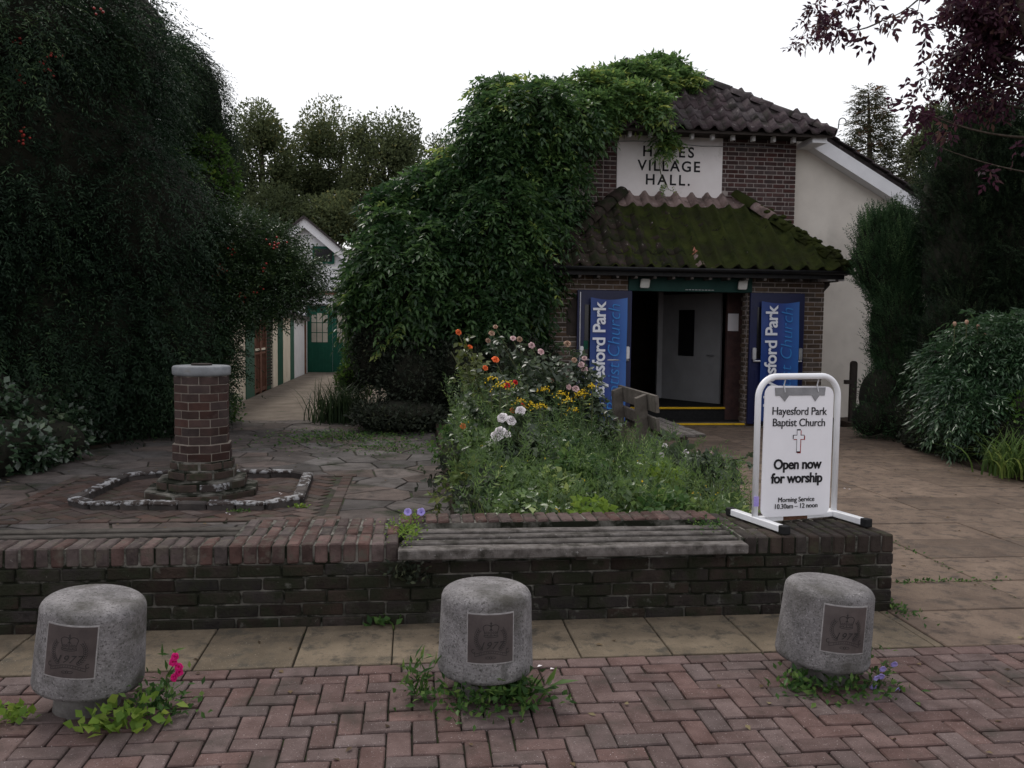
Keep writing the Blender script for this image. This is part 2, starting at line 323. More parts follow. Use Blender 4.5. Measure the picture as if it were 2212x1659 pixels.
def leaves(name, P, D, N_, Ln, Wd, V, mat, parent=None, kind=None, fold=.15, mid=.45):
    k = len(P); Sd = unit(np.cross(D, N_)); Nn = unit(np.cross(Sd, D)); Ln = np.broadcast_to(Ln, (k,))[:, None]; Wd = np.broadcast_to(Wd, (k,))[:, None]
    m1 = P + D * Ln * mid + Sd * Wd / 2 + Nn * Wd * fold; m2 = P + D * Ln * mid - Sd * Wd / 2 + Nn * Wd * fold; tp = P + D * Ln - Nn * Ln * .06
    co = np.stack([P, m1, tp, m2], 1).reshape(-1, 3).astype(np.float32)
    idx = (np.arange(k) * 4)[:, None] + np.array([0, 1, 2, 0, 2, 3])[None]
    me = bpy.data.meshes.new(name); me.vertices.add(4 * k); me.vertices.foreach_set('co', co.ravel())
    me.loops.add(6 * k); me.loops.foreach_set('vertex_index', idx.ravel().astype(np.int32))
    me.polygons.add(2 * k); me.polygons.foreach_set('loop_start', (np.arange(2 * k) * 3).astype(np.int32))
    t = me.attributes.new('v', 'FLOAT', 'POINT'); t.data.foreach_set('value', np.repeat(np.clip(V, 0, 1), 4).astype(np.float32))
    me.update(calc_edges=True); me.materials.append(M[mat])
    return link(name, me, parent, kind)

def compound(name, P, D, U, length, pairs, leafL, leafW, V, mat, parent=None, kind=None, droop=.25, spread=.9, fwd=.5, tip=True, jit=.25):
    k = len(P); length = np.broadcast_to(length, (k,)); U = unit(U - D * np.sum(U * D, 1, keepdims=True)); Sd = np.cross(D, U)
    Ps, Ds, Ns, Vs, Ls = [], [], [], [], []
    down = np.array([0, 0, -1.])
    for j in range(pairs):
        t = (j + .6) / pairs
        for sg in (-1, 1):
            p = P + D * (length * t)[:, None] + down * (droop * length * t * t)[:, None]
            d = unit(D * fwd + Sd * sg * spread + down * droop * .8 + rng.normal(size=(k, 3)) * jit)
            Ps.append(p); Ds.append(d); Ns.append(unit(U + rng.normal(size=(k, 3)) * .3)); Vs.append(V); Ls.append(np.full(k, leafL * (1.1 - .45 * abs(t - .4))))
    if tip:
        Ps.append(P + D * length[:, None] + down * (droop * length)[:, None]); Ds.append(unit(D + down * droop)); Ns.append(U); Vs.append(V); Ls.append(np.full(k, leafL))
    Ln = np.concatenate(Ls) * rng.uniform(.75, 1.25, len(Ls) * k)
    V2 = np.concatenate(Vs) + rng.normal(size=len(Ls) * k) * .08
    return leaves(name, np.concatenate(Ps), np.concatenate(Ds), np.concatenate(Ns), Ln, Ln * leafW / leafL, V2, mat, parent, kind)

PH = rng.uniform(0, 6.28, (8, 3)); KD = rdir(8)
def wave(P, f):                            # cheap lumpy noise, about -1..1
    s_ = 0
    for i in range(8): s_ = s_ + np.sin(P @ KD[i] * f * (1 + .37 * i) + PH[i, 0] + 1.7 * np.sin(P @ KD[(i + 3) % 8] * f * .7 + PH[i, 1])) / (1 + .25 * i)
    return s_ / 3.2

def Bl(px, py, Y, rx, rz, ry=None):
    c = at(px, py, Y); s_ = np.dot(c - CAM, fw) / FPX
    return (c, np.array([rx * s_, ry if ry else max(.4, min(rx * s_, 1.6)), rz * s_]))

def shell(blobs, k, lo=.8, hi=1.06, lump=.14, f=2.2, gap=-9., zmin=.03, front=True):
    C = np.array([b[0] for b in blobs]); Rr = np.array([b[1] for b in blobs])
    ar = (Rr[:, 0] * Rr[:, 2] + Rr[:, 0] * Rr[:, 1] + Rr[:, 1] * Rr[:, 2]); ar = ar / ar.sum()
    i = rng.choice(len(blobs), int(k * 2.2), p=ar); d = rdir(len(i))
    if front: d[:, 1] = np.where(rng.random(len(d)) < .6, -np.abs(d[:, 1]), d[:, 1])
    q = rng.uniform(lo, hi, len(i)); P0 = C[i] + Rr[i] * d
    q = q * (1 + lump * wave(P0, f)); P = C[i] + Rr[i] * d * q[:, None]; N_ = unit(d / Rr[i])
    ok = P[:, 2] > zmin
    for j in range(len(blobs)):
        e = np.sum(((P - C[j]) / Rr[j]) ** 2, 1); ok &= (e > .62) | (i == j)
    if gap > -5: ok &= wave(P, f * 2.1) > gap
    P, N_ = P[ok][:k], N_[ok][:k]
    return P, N_

def clumps(blobs, k, per, rad, **kw):
    C, N_ = shell(blobs, max(8, k // per), **kw); n_ = len(C); m_ = n_ * per
    N2 = np.repeat(N_, per, 0); r_ = np.repeat(rng.uniform(.6, 1.35, n_) * rad, per); q = np.sqrt(rng.random(m_)); t = rdir(m_); t = unit(t - N2 * np.sum(t * N2, 1, keepdims=True))
    P = np.repeat(C, per, 0) + t * (q * r_)[:, None] - N2 * (q ** 2 * r_ * .75)[:, None] - np.array([0, 0, 1.]) * (q ** 2 * r_ * .35)[:, None]
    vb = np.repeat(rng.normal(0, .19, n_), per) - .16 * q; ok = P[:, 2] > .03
    return P[ok], N2[ok], (t * q[:, None])[ok], vb[ok]

def core(name, blobs, parent, sc=.78, mat='shadecore', zmin=0.02):  # dark solid blobs added inside foliage to block light and see-through
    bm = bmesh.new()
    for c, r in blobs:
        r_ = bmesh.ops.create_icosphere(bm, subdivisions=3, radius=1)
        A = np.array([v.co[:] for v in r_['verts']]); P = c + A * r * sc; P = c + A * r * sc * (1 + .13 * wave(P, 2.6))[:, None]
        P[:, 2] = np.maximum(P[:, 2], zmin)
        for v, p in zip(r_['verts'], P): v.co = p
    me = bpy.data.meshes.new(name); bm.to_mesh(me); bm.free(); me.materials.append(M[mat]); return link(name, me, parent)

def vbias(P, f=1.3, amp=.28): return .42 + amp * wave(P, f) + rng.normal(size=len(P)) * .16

def blades(name, P, H, Wd, lean, V, mat, parent=None, kind=None, seg=4, curl=1.0):
    k = len(P); H = np.broadcast_to(H, (k,)); Wd = np.broadcast_to(Wd, (k,)); a = rng.uniform(0, 6.28, k); hd = np.stack([np.cos(a), np.sin(a), 0 * a], 1)
    sd_ = np.stack([-np.sin(a), np.cos(a), 0 * a], 1); ln = np.broadcast_to(lean, (k,)) * rng.uniform(.3, 1.3, k); rows = []
    for j in range(seg + 1):
        t = j / seg; hgt = H * (t - .45 * curl * np.minimum(ln, 1.3) * t ** 2.4)
        p = P + hd * (H * ln * t ** 1.8 * .8)[:, None] + np.stack([0 * a, 0 * a, hgt], 1); wv = (Wd * (1 - t ** 2) + .0008)[:, None] / 2
        rows += [p - sd_ * wv, p + sd_ * wv]
    co = np.stack(rows, 1).reshape(-1, 3).astype(np.float32); nv = 2 * (seg + 1)
    q = np.concatenate([[2 * j, 2 * j + 1, 2 * j + 3, 2 * j + 2] for j in range(seg)]); idx = (np.arange(k) * nv)[:, None] + q[None]
    me = bpy.data.meshes.new(name); me.vertices.add(nv * k); me.vertices.foreach_set('co', co.ravel())
    me.loops.add(4 * seg * k); me.loops.foreach_set('vertex_index', idx.ravel().astype(np.int32)); me.polygons.add(seg * k)
    me.polygons.foreach_set('loop_start', (np.arange(seg * k) * 4).astype(np.int32))
    t_ = me.attributes.new('v', 'FLOAT', 'POINT'); t_.data.foreach_set('value', np.repeat(np.clip(V, 0, 1), nv).astype(np.float32))
    me.update(calc_edges=True); me.materials.append(M[mat]); return link(name, me, parent, kind)

# ================================================================== SETTING
g = MB().box(-300, 300, -60, 600, -.5, -.07).build('ground', 'ground'); tag(g, kind='structure')

# --- block paving in the foreground
bp = MB().box(-5, 7, .6, 4.11, -.065, -.016).build('block_paving', 'joint'); tag(bp, kind='structure')
far = MB(); cnt = 0
YE = 4.0
for iy in range(-34, 1):
    for ix in range(-50, 70):
        k = (ix - iy) % 4
        if iy >= 0 and not (iy == 0 and False): continue
        x = ix * .1; y = YE + iy * .1
        if k == 0: wd, dp, cx, cy = .1915, .0915, x + .1, y + .05
        elif k == 3:
            if iy == -1: wd, dp, cx, cy = .0915, .0915, x + .05, y + .05
            else: wd, dp, cx, cy = .0915, .1915, x + .05, y + .1
        else:
            continue
        inview = (-1.95 - (cy - 4) * -.42 < cx < 3.25 + (cy - 4) * .9) and cy > 2.86
        dz = random.uniform(-.005, .003)
        if inview:
            cnt += 1; o = brick('paver', bp, (cx, cy, -.03 + dz), wd, dp, .06, 'paver', bev=.005, jit=.0022, tilt=.014)
        else: far.box(cx - wd / 2, cx + wd / 2, cy - dp / 2, cy + dp / 2, -.06, dz, random.random())
for k in range(-25, 35):
    x = k * .2 + .05
    if -2.1 < x < 3.5: brick('paver', bp, (x, 4.053, -.03), .192, .096, .06, 'paver', bev=.004)
    else: far.box(x - .096, x + .096, 4.005, 4.101, -.06, 0, random.random())
far.build('paver_field', 'paver_far', bp, kind='stuff', attr=True)
print('PAVERS', cnt)

# --- pavement strip and path of concrete slabs
pv = MB().box(-6, 2.745, 4.112, 4.75, -.065, -.014).build('pavement', 'joint'); tag(pv, kind='structure')
for k in range(-11, 7):
    x = -.10 + .465 * k
    if x + .46 > 2.74:
        w2 = 2.742 - x
        if w2 > .03:
            brick('slab', pv, (x + w2 / 2, 4.112 + .236, -.03), w2 - .006, .462, .06, 'slab', bev=.004, tilt=.003); brick('slab', pv, (x + w2 / 2, 4.63, -.031), w2 - .006, .088, .06, 'slab', bev=.004, tilt=.003)
        continue
    brick('slab', pv, (x + .2325, 4.112 + .236, -.03), .457, .462, .06, 'slab', bev=.004, tilt=.003)
    brick('slab', pv, (x + .2325, 4.63, -.031), .457, .088, .06, 'slab', bev=.004, tilt=.003)
pt = MB().box(2.75, 8.4, 4.112, 13.9, -.065, -.013).build('path', 'joint'); tag(pt, kind='structure')
pt2 = MB().box(2.42, 2.75, 5.36, 13.9, -.064, -.0135)
for i in range(6):
    for j in range(18):
        x0 = 2.755 + .93 * i; y0 = 4.118 + .542 * j
        x1 = min(x0 + .922, 8.35)
        brick('slab', pt, ((x0 + x1) / 2, y0 + .267, -.029 + random.uniform(-.003, .003)), x1 - x0, .534, .06, 'pathslab', bev=.005, tilt=.003)
pt2.build('path_edge', 'joint', pt)
for j in range(15): brick('slab', pt, (2.585, 5.64 + .542 * j, -.03), .32, .534, .06, 'pathslab', bev=.005, tilt=.003)

# --- patio with crazy paving
PZ = .08
patio = MB().box(-7, .32, 5.33, 14.3, -.06, PZ - .012).build('patio', 'flagbase'); tag(patio, kind='structure')
def clip(poly, nx, ny, d):
    out = []
    for i in range(len(poly)):
        a, b = poly[i], poly[(i + 1) % len(poly)]; da = a[0] * nx + a[1] * ny - d; db = b[0] * nx + b[1] * ny - d
        if da <= 0: out.append(a)
        if da * db < 0: t = da / (da - db); out.append((a[0] + (b[0] - a[0]) * t, a[1] + (b[1] - a[1]) * t))
    return out
seeds = []
rr = random.Random(5)
while len(seeds) < 235:
    p = (rr.uniform(-4.9, .35), rr.uniform(5.3, 14.3))
    if all((p[0] - q[0]) ** 2 + (p[1] - q[1]) ** 2 > .33 ** 2 for q in seeds): seeds.append(p)
    elif rr.random() < .02: seeds.append(p)
for i, p in enumerate(seeds):
    poly = [(-5.2, 5.34), (.31, 5.34), (.31, 14.28), (-5.2, 14.28)]
    for j, q in enumerate(seeds):
        if i != j and (p[0] - q[0]) ** 2 + (p[1] - q[1]) ** 2 < 4:
            nx, ny = q[0] - p[0], q[1] - p[1]; ln = math.hypot(nx, ny); nx /= ln; ny /= ln
            poly = clip(poly, nx, ny, (p[0] + q[0]) / 2 * nx + (p[1] + q[1]) / 2 * ny - rr.uniform(.006, .014))
            if len(poly) < 3: break
    if len(poly) < 3: continue
    if all(-3.3 < a[0] < -.64 and 6.92 < a[1] < 8.93 for a in poly): continue
    zt = PZ + rr.uniform(-.003, .004); cx = sum(a[0] for a in poly) / len(poly); cy = sum(a[1] for a in poly) / len(poly)
    ins = [(cx + (a[0] - cx) * .975, cy + (a[1] - cy) * .975) for a in poly]; n_ = len(poly)
    mb = MB(); mb.add([(a[0], a[1], zt - .03) for a in poly] + [(a[0], a[1], zt - .004) for a in poly] + [(a[0], a[1], zt) for a in ins],
        [tuple(range(2 * n_, 3 * n_))] + [(k + m * n_, (k + 1) % n_ + m * n_, (k + 1) % n_ + (m + 1) * n_, k + (m + 1) * n_) for m in (0, 1) for k in range(n_)])
    mb.build('paving_stone', 'flag', patio)
# brick herringbone panel round the sundial
hp = MB().box(-3.35, -.6, 6.88, 8.97, PZ - .02, PZ + .002).build('brick_panel', 'flagbase', patio)
hfar = MB(); hc = 0
for iy in range(-30, 30):
    for ix in range(-30, 30):
        k = (ix - iy) % 4
        if k == 0: wd, dp, cx, cy = .21, .100, ix * .1075 + .1075, iy * .1075 + .054
        elif k == 3: wd, dp, cx, cy = .100, .21, ix * .1075 + .054, iy * .1075 + .1075
        else: continue
        ca = math.cos(R(45)); X_, Y_ = (cx - cy) * ca - 1.97, (cx + cy) * ca + 7.93
        if -3.22 < X_ < -.72 and 7.0 < Y_ < 8.86:
            if abs(X_ + 1.9) < .42 and abs(Y_ - 8.05) < .4: continue
            if hc < 285: brick('brick', hp, (X_, Y_, PZ - .012 + random.uniform(-.002, .003)), wd, dp, .045, 'herring', rz=R(45), bev=.004); hc += 1
            else: hfar.add(*[[(X_ + (u * wd / 2 - v * dp / 2) * ca, Y_ + (u * wd / 2 + v * dp / 2) * ca, PZ + .008) for u, v in ((-1, -1), (1, -1), (1, 1), (-1, 1))], [(0, 1, 2, 3)]], random.random())
hfar.build('brick_field', 'herring_far', hp, kind='stuff', attr=True)
for k in range(12):
    brick('brick', hp, (-.66, 7.0 + .165 * k, PZ - .01), .1, .155, .045, 'herring')
    brick('brick', hp, (-3.29, 7.0 + .165 * k, PZ - .01), .1, .155, .045, 'herring')
for k in range(12):
    brick('brick', hp, (-3.1 + .22 * k, 6.935, PZ - .01), .21, .1, .045, 'herring'); brick('brick', hp, (-3.1 + .22 * k, 8.92, PZ - .01), .21, .1, .045, 'herring')

sp = MB().box(-3.42, -.2, 14.3, 29.0, -.06, PZ - .01).build('side_path', 'sidepath'); tag(sp, kind='structure')
bs = MB().box(.325, 2.415, 5.34, 13.6, -.06, .20).build('flower_bed', 'soil'); tag(bs, kind='structure')
rb = MB().add([(6.6, 4.6, -.06), (12, 4.6, -.06), (12, 15, -.06), (7.55, 15, -.06), (7.35, 12.6, -.06), (6.62, 9.5, -.06), (6.6, 4.6, .05), (12, 4.6, .2), (12, 15, .2), (7.55, 15, .04), (7.35, 12.6, .05), (6.62, 9.5, .05)],
     [(6, 7, 8, 9, 10, 11), (0, 1, 7, 6), (5, 0, 6, 11), (4, 5, 11, 10), (3, 4, 10, 9), (2, 3, 9, 8)]).build('planting_bed', 'soil'); tag(rb, kind='structure')
lb = MB().add([(-30, 5.0, .02), (-4.7, 5.3, .09), (-4.45, 8.2, .09), (-3.75, 11.5, .09), (-2.95, 14.4, .09), (-3.46, 16.4, .09), (-3.6, 29, .08), (-30, 29, .08)], [tuple(range(8))]).build('planting_bed', 'soil'); tag(lb, kind='structure')

# ================================================================== FRONT WALL
fwall = thing('garden_wall', 'low dark brick garden wall with brick-on-edge coping along the front', 'wall', (.2, 4.69, 0))
FY, TOP = 4.69, .443
mc = MB().box(-6, 2.775, FY + .011, 5.335, -.06, .335)
mc.box(-6, -.98, FY + .008, 4.90, .335, TOP - .01).box(-.99, -.085, FY + .008, 5.335, .335, TOP - .01).box(1.875, 2.775, FY + .008, 5.335, .335, TOP - .01).box(-.085, 1.875, 5.125, 5.335, .335, TOP + .005)
mc.build('mortar_core', 'mortar', fwall)
wst = MB()
for c in range(5):
    z = -.02 + .0725 * c + .03; off = (.1125 if c % 2 else 0) + random.uniform(-.02, .02)
    for k in range(-27, 13):
        x0 = .2 + .225 * k + off; x1 = x0 + .215
        if x0 > 2.74 or x1 < -5.9: continue
        x1 = min(x1, 2.78); 
        if x1 - x0 < .05: continue
        if x1 > -2.4: brick('brick', fwall, ((x0 + x1) / 2, FY + .051 + random.uniform(-.004, .003), z), x1 - x0, .103, .063, 'wallbrick', bev=.006, jit=.003, tilt=.01)
        else: wst.box(x0, x1, FY, FY + .1, z - .031, z + .031, random.random())
for k in range(-80, 37):
    x = .037 + .0752 * k
    if -.085 < x < 1.875: continue
    m_ = 'pierbrick' if x > 1.8 else 'coping'
    if x > -2.4: brick('brick', fwall, (x, FY + .106 + random.uniform(-.004, .004), TOP - .0525), .066, .212, .105, m_, bev=.008, jit=.003, tilt=.015)
    else: wst.box(x - .033, x + .033, FY, FY + .21, TOP - .105, TOP, random.random())
    if x > -.98:
        for r_ in (1, 2):
            yy = FY + .106 + .2185 * r_
            brick('brick', fwall, (x + random.uniform(-.004, .004), yy, TOP - .0525), .064, .204, .105, m_, bev=.008, jit=.003, tilt=.012)
for k in range(26):
    x = -.04 + .0752 * k; brick('brick', fwall, (x, 5.232, TOP - .035), .066, .208, .105, 'coping', bev=.008, jit=.004, tilt=.02)
wst.build('brick_field', 'wallbrick', fwall, kind='stuff', attr=True)

def slat(parent, x0, x1, y0, y1, z0, z1, mat='timber'):
    mb = MB(); n_ = 8
    o = mb.box(x0, x1, y0, y1, z0, z1).build('slat', mat, parent); 
    bm = bmesh.new(); bm.from_mesh(o.data)
    bmesh.ops.subdivide_edges(bm, edges=[e for e in bm.edges if abs((e.verts[0].co - e.verts[1].co).x) > .3], cuts=n_)
    for v in bm.verts: v.co += Vector((0, random.uniform(-.003, .003), random.uniform(-.002, .002)))
    bmesh.ops.bevel(bm, geom=list(bm.edges), offset=.006, segments=1, affect='EDGES', clamp_overlap=True); bm.to_mesh(o.data); bm.free(); return o
st = thing('wall_seat', 'weathered grey slatted timber seat let into the street side of the brick wall', 'seat', (.9, 4.8, .34))
slat(st, -.078, 1.868, 4.60, 4.695, .368, .425)
for k in range(3): slat(st, -.06 + .02 * k, 1.86, 4.735 + .132 * k, 4.815 + .132 * k, .395 - .004 * k, .426)
for x in (.1, .9, 1.7): MB().box(x, x + .06, 4.66, 5.11, .337, .380).build('bearer', 'darkwood', st)
st2 = thing('wall_seat', 'sunken timber slats of the seat on the patio side of the wall, left', 'seat', (-2, 5.1, .34))
for k in range(3): slat(st2, -4.2, -1.0, 4.95 + .13 * k, 5.03 + .13 * k, .378, .408, 'darkslat')
for x in (-3.5, -2.3, -1.2): MB().box(x, x + .06, 4.93, 5.31, .337, .368).build('bearer', 'darkwood', st2)

# ================================================================== VILLAGE HALL
hall = thing('village_hall', 'brick and cream village hall with mossy pantile porch and white name panel', 'hall', (4.47, 14, 0))
PX0, PX1, PY = 2.17, 6.83, 13.9        # porch
OX0, OX1, OZ = 3.53, 5.50, 2.235       # door opening
pw = MB().box(PX0 + .008, OX0, PY + .008, PY + .22, -.05, 2.62).box(OX1, PX1 - .008, PY + .008, PY + .22, -.05, 2.62).box(OX0, OX1, PY + .008, PY + .22, OZ + .22, 2.62)
pw.box(PX0 + .008, PX0 + .22, PY + .22, 15.0, -.05, 2.62).box(PX1 - .22, PX1 - .008, PY + .22, 15.0, -.05, 2.62)
pwall = pw.build('porch_wall', 'lightmortar', hall)
CP = .0775
for c in range(34):
    z = .01 + CP * c + .033
    for (a, b) in ((PX0, OX0), (OX1, PX1)):
        x = a + (0 if c % 2 else 0); first = c % 2
        while x < b - .02:
            wd = .108 if (first and x == a) else .22
            wd = min(wd, b - x - .006)
            if wd < .03: break
            if not (a > 4 and False): brick('brick', pwall, (x + wd / 2, PY + .052, z), wd, .104, CP - .0165, 'porchbrick', bev=.004, jit=.0015)
            x += wd + .014
for c in range(34):     # inner return of the right pier, seen through the doorway
    z = .01 + CP * c + .033
    if z < 2.25: brick('brick', pwall, (OX1 + .05 - .008, PY + .17, z), .104, .2 if c % 2 else .1, CP - .0165, 'porchbrick', bev=.004, jit=.0015)
ln_ = MB().box(OX0 - .06, OX1 + .06, PY - .03, PY + .2, OZ, OZ + .235).build('lintel', 'lintel', hall); bevel_obj(ln_, .006, 1)
for k in range(9):
    MB().box(4.42 + k * .055, 4.46 + k * .055, PY - .034, PY - .03, OZ + .028, OZ + .034).build('lintel_mark', 'white', ln_)
# arched recess beside the left door
ar = [(2.46, PY - .004, 1.5), (2.70, PY - .004, 1.5)] + [(2.70 - .24 * t / 8 if t < 8 else 2.46, PY - .004, 1.85 + .3 * math.sqrt(max(0, 1 - (t / 8) ** 2))) for t in range(0, 9)]
MB().prism(ar, (0, .03, 0)).build('arched_recess', 'darkwood', hall)
# main upper brick bay
BX0, BX1, BY = 2.17, 6.75, 15.0
bay = MB().box(BX0 + .008, 3.50, BY + .008, BY + .3, 2.4, 5.25).box(5.39, BX1 - .008, BY + .008, BY + .3, 2.4, 5.25).box(3.5, 5.39, BY + .1, BY + .3, 2.4, 5.25).build('bay_wall', 'lightmortar', hall)
for c in range(30):
    z = 2.86 + CP * c
    if z > 5.12: break
    for (a, b) in ((2.95, 3.495), (5.395, BX1)):
        x = b; kx = 0
        if a > 5: pat = [.105, .052, .22] if c % 2 else [.22]
        else: pat = [.22] if c % 2 else [.105]
        while x > a + .015:
            wd = pat[kx] if kx < len(pat) else (.105 if (kx - len(pat)) % 2 == 0 else .22)
            if a > 5 and z < 3.35 and x < 6.2 and False: pass
            wd = min(wd, x - a)
            if wd < .03: break
            hide = (a > 5 and z < 3.45 - (x - 6.7) * .9 - .5) 
            if not hide: brick('brick', bay, (x - wd / 2, BY + .052, z), wd, .104, CP - .0165, 'hallbrick', bev=.004, jit=.0015)
            x -= wd + .015; kx += 1
pnl = MB().box(3.50, 5.392, BY - .012, BY + .1, 3.7, 5.2).build('name_panel', 'panel', hall)
face = lambda x, y, z: Matrix.Translation((x, y, z)) @ Matrix.Rotation(math.pi / 2, 4, 'X')
for s_, z, sc, sp_ in (('HAYES', 4.70, 4.41, 1.35), ('VILLAGE', 4.455, 4.43, 1.22), ('HALL.', 4.215, 4.41, 1.3)):
    text(s_, .255, 'black', pnl, face(sc, BY - .015, z), 'painted_letters', bold=.0045, space=sp_)
# gable wall and render
RX, RZ, SL = 4.45, 6.66, .553          # ridge and slope of main roof
def roofz(x): return RZ - SL * abs(x - RX)
gx0, gx1 = -.45, 10.9
MB().prism([(6.3, 15.2, -.1), (gx1, 15.2, -.1), (gx1, 15.2, roofz(gx1) - .1), (7.2, 15.2, roofz(7.2) - .1), (6.3, 15.2, roofz(7.2) - .1)], (0, .25, 0)).build('gable_wall', 'render', hall)
MB().prism([(gx0, 15.2, -.1), (3.0, 15.2, -.1), (3.0, 15.2, roofz(1.7) - .1), (1.7, 15.2, roofz(1.7) - .1), (gx0, 15.2, roofz(gx0) - .1)], (0, .25, 0)).build('gable_wall', 'render', hall)
MB().box(gx1 - .25, gx1, 15.45, 27, -.1, roofz(gx1) - .1).build('side_wall', 'render', hall)
MB().box(gx0, gx0 + .25, 15.45, 27, -.1, roofz(gx0) - .1).build('side_wall', 'render', hall)
MB().prism([(gx0, 27, -.1), (gx1, 27, -.1), (gx1, 27, roofz(gx1) - .1), (RX, 27, RZ - .1), (gx0, 27, roofz(gx0) - .1)], (0, .2, 0)).build('back_wall', 'render', hall)
# roofs
EY, EZ = 14.48, 5.03                   # upper hip eave
HX0, HX1 = 1.62, 7.18
RY = 16.25                             # ridge end
ex0, ex1 = gx0 - .35, gx1 + .35
def slabroof(pts, name, parent, mat, th=.09):
    return MB().prism(pts, (0, 0, -th)).build(name, mat, parent)
roof = slabroof([(RX, RY, RZ), (HX1 + .03, EY + .5, roofz(HX1 + .03)), (ex1, EY + .5, roofz(ex1)), (ex1, 27.3, roofz(ex1)), (RX, 27.3, RZ)], 'main_roof', hall, 'tile')
slabroof([(RX, RY, RZ), (RX, 27.3, RZ), (ex0, 27.3, roofz(ex0)), (ex0, EY + .5, roofz(ex0)), (HX0 - .03, EY + .5, roofz(HX0 - .03))], 'main_roof', hall, 'tile')
hip = slabroof([(HX0, EY + .03, EZ - .045), (HX1, EY + .03, EZ - .045), (RX, RY + .02, RZ - .05)], 'hip_roof', hall, 'darkwood', .04)

def roll(t): return .088 * np.exp(-(((t - .3 + .5) % 1 - .5) / .19) ** 2) - .025
TILES = {}
def pantile(W_=.28, L_=.40, mat='tile', nv=4):
    key = (mat, random.randrange(nv))
    if key in TILES: return TILES[key]
    ns, nl = 9, 2; top = []; bot = []
    for j in range(nl + 1):
        for i in range(ns + 1):
            t = i / ns; h = roll(t) + random.uniform(-.0025, .0025)
            top.append(((t - .5) * (W_ + .02), j / nl * L_, h + .024 * (1 - j / nl))); bot.append(((t - .5) * (W_ + .02), j / nl * L_, h - .02 + .014 * (1 - j / nl)))
    nt_ = len(top); r_ = ns + 1; fs = []
    for j in range(nl):
        for i in range(ns): fs.append((j * r_ + i, j * r_ + i + 1, (j + 1) * r_ + i + 1, (j + 1) * r_ + i))
    for i in range(ns): fs.append((i, nt_ + i, nt_ + i + 1, i + 1))
    for j in range(nl):
        fs.append((j * r_, (j + 1) * r_, nt_ + (j + 1) * r_, nt_ + j * r_)); fs.append((j * r_ + ns, nt_ + j * r_ + ns, nt_ + (j + 1) * r_ + ns, (j + 1) * r_ + ns))
    me = MB().add(top + bot, fs).mesh('roof_tile', mat, True); TILES[key] = me; return me

def tileroof(parent, o_, xd, ud, W_, L_, rows, inside, mat, pick=None):
    o_ = Vector(o_); xd = Vector(xd); ud = Vector(ud).normalized(); nd = xd.cross(ud).normalized(); cnt_ = 0
    for r_ in range(rows):
        for c in range(-2, 40):
            cx = c * W_ + W_ / 2; cu = r_ * L_
            m_ = inside(cx, cu)
            if not m_: continue
            mm = pick(c, r_) if pick else mat
            ob = link('roof_tile', pantile(W_, L_ * 1.18, mm), parent)
            p = o_ + xd * cx + ud * cu + nd * (.012 * 0)
            rot = Matrix((xd, ud, nd)).transposed().to_4x4()
            ob.matrix_basis = Matrix.Translation(p) @ rot @ Matrix.Rotation(random.uniform(-.025, .025), 4, 'Z') @ Matrix.Rotation(random.uniform(-.02, .015), 4, 'X'); cnt_ += 1
    return cnt_
ul = math.hypot(RY - EY, RZ - EZ); half = (HX1 - HX0) / 2
c1 = tileroof(hip, (HX0, EY - .03, EZ - .02), (1, 0, 0), (0, RY - EY, RZ - EZ), .278, .33, 8,
     lambda x, u: (x > half * u / ul + .02) and (x < 2 * half - half * u / ul - .02) and u < ul - .2, 'tile')
def ridge_run(parent, a, b, mat, r=.11, L_=.42, drop=.075):
    a, b = Vector(a), Vector(b); d = (b - a); nn = max(1, int(d.length / (L_ * .88))); dn = d.normalized(); sd_ = dn.cross(Vector((0, 0, 1))).normalized(); un = sd_.cross(dn)
    for k in range(nn):
        p0 = a + dn * (k * d.length / nn - .02); p1 = p0 + dn * (d.length / nn * 1.08); vs = []; fs = []
        for (p, rr_) in ((p0, r * 1.08), (p1, r * .92)):
            for th in (rr_, rr_ - .018):
                for i in range(9):
                    t = math.pi * i / 8; vs.append(p + sd_ * math.cos(t) * th + un * (math.sin(t) * th - drop))
        for i in range(8): fs += [(i, i + 1, 19 + i, 18 + i), (9 + i, 27 + i, 28 + i, 10 + i), (i, 9 + i, 10 + i, i + 1), (18 + i, 19 + i, 28 + i, 27 + i)]
        MB().add(vs, fs).build('hip_tile', mat[k % len(mat)] if isinstance(mat, list) else mat, parent, smooth=True)
ridge_run(hip, (HX1 + .02, EY - .02, EZ + .03), (RX, RY, RZ + .05), 'tile')
ridge_run(hip, (HX0 - .02, EY - .02, EZ + .03), (RX, RY, RZ + .05), 'tile')
ridge_run(roof, (RX, RY, RZ + .05), (RX, 20, RZ + .05), 'tile')
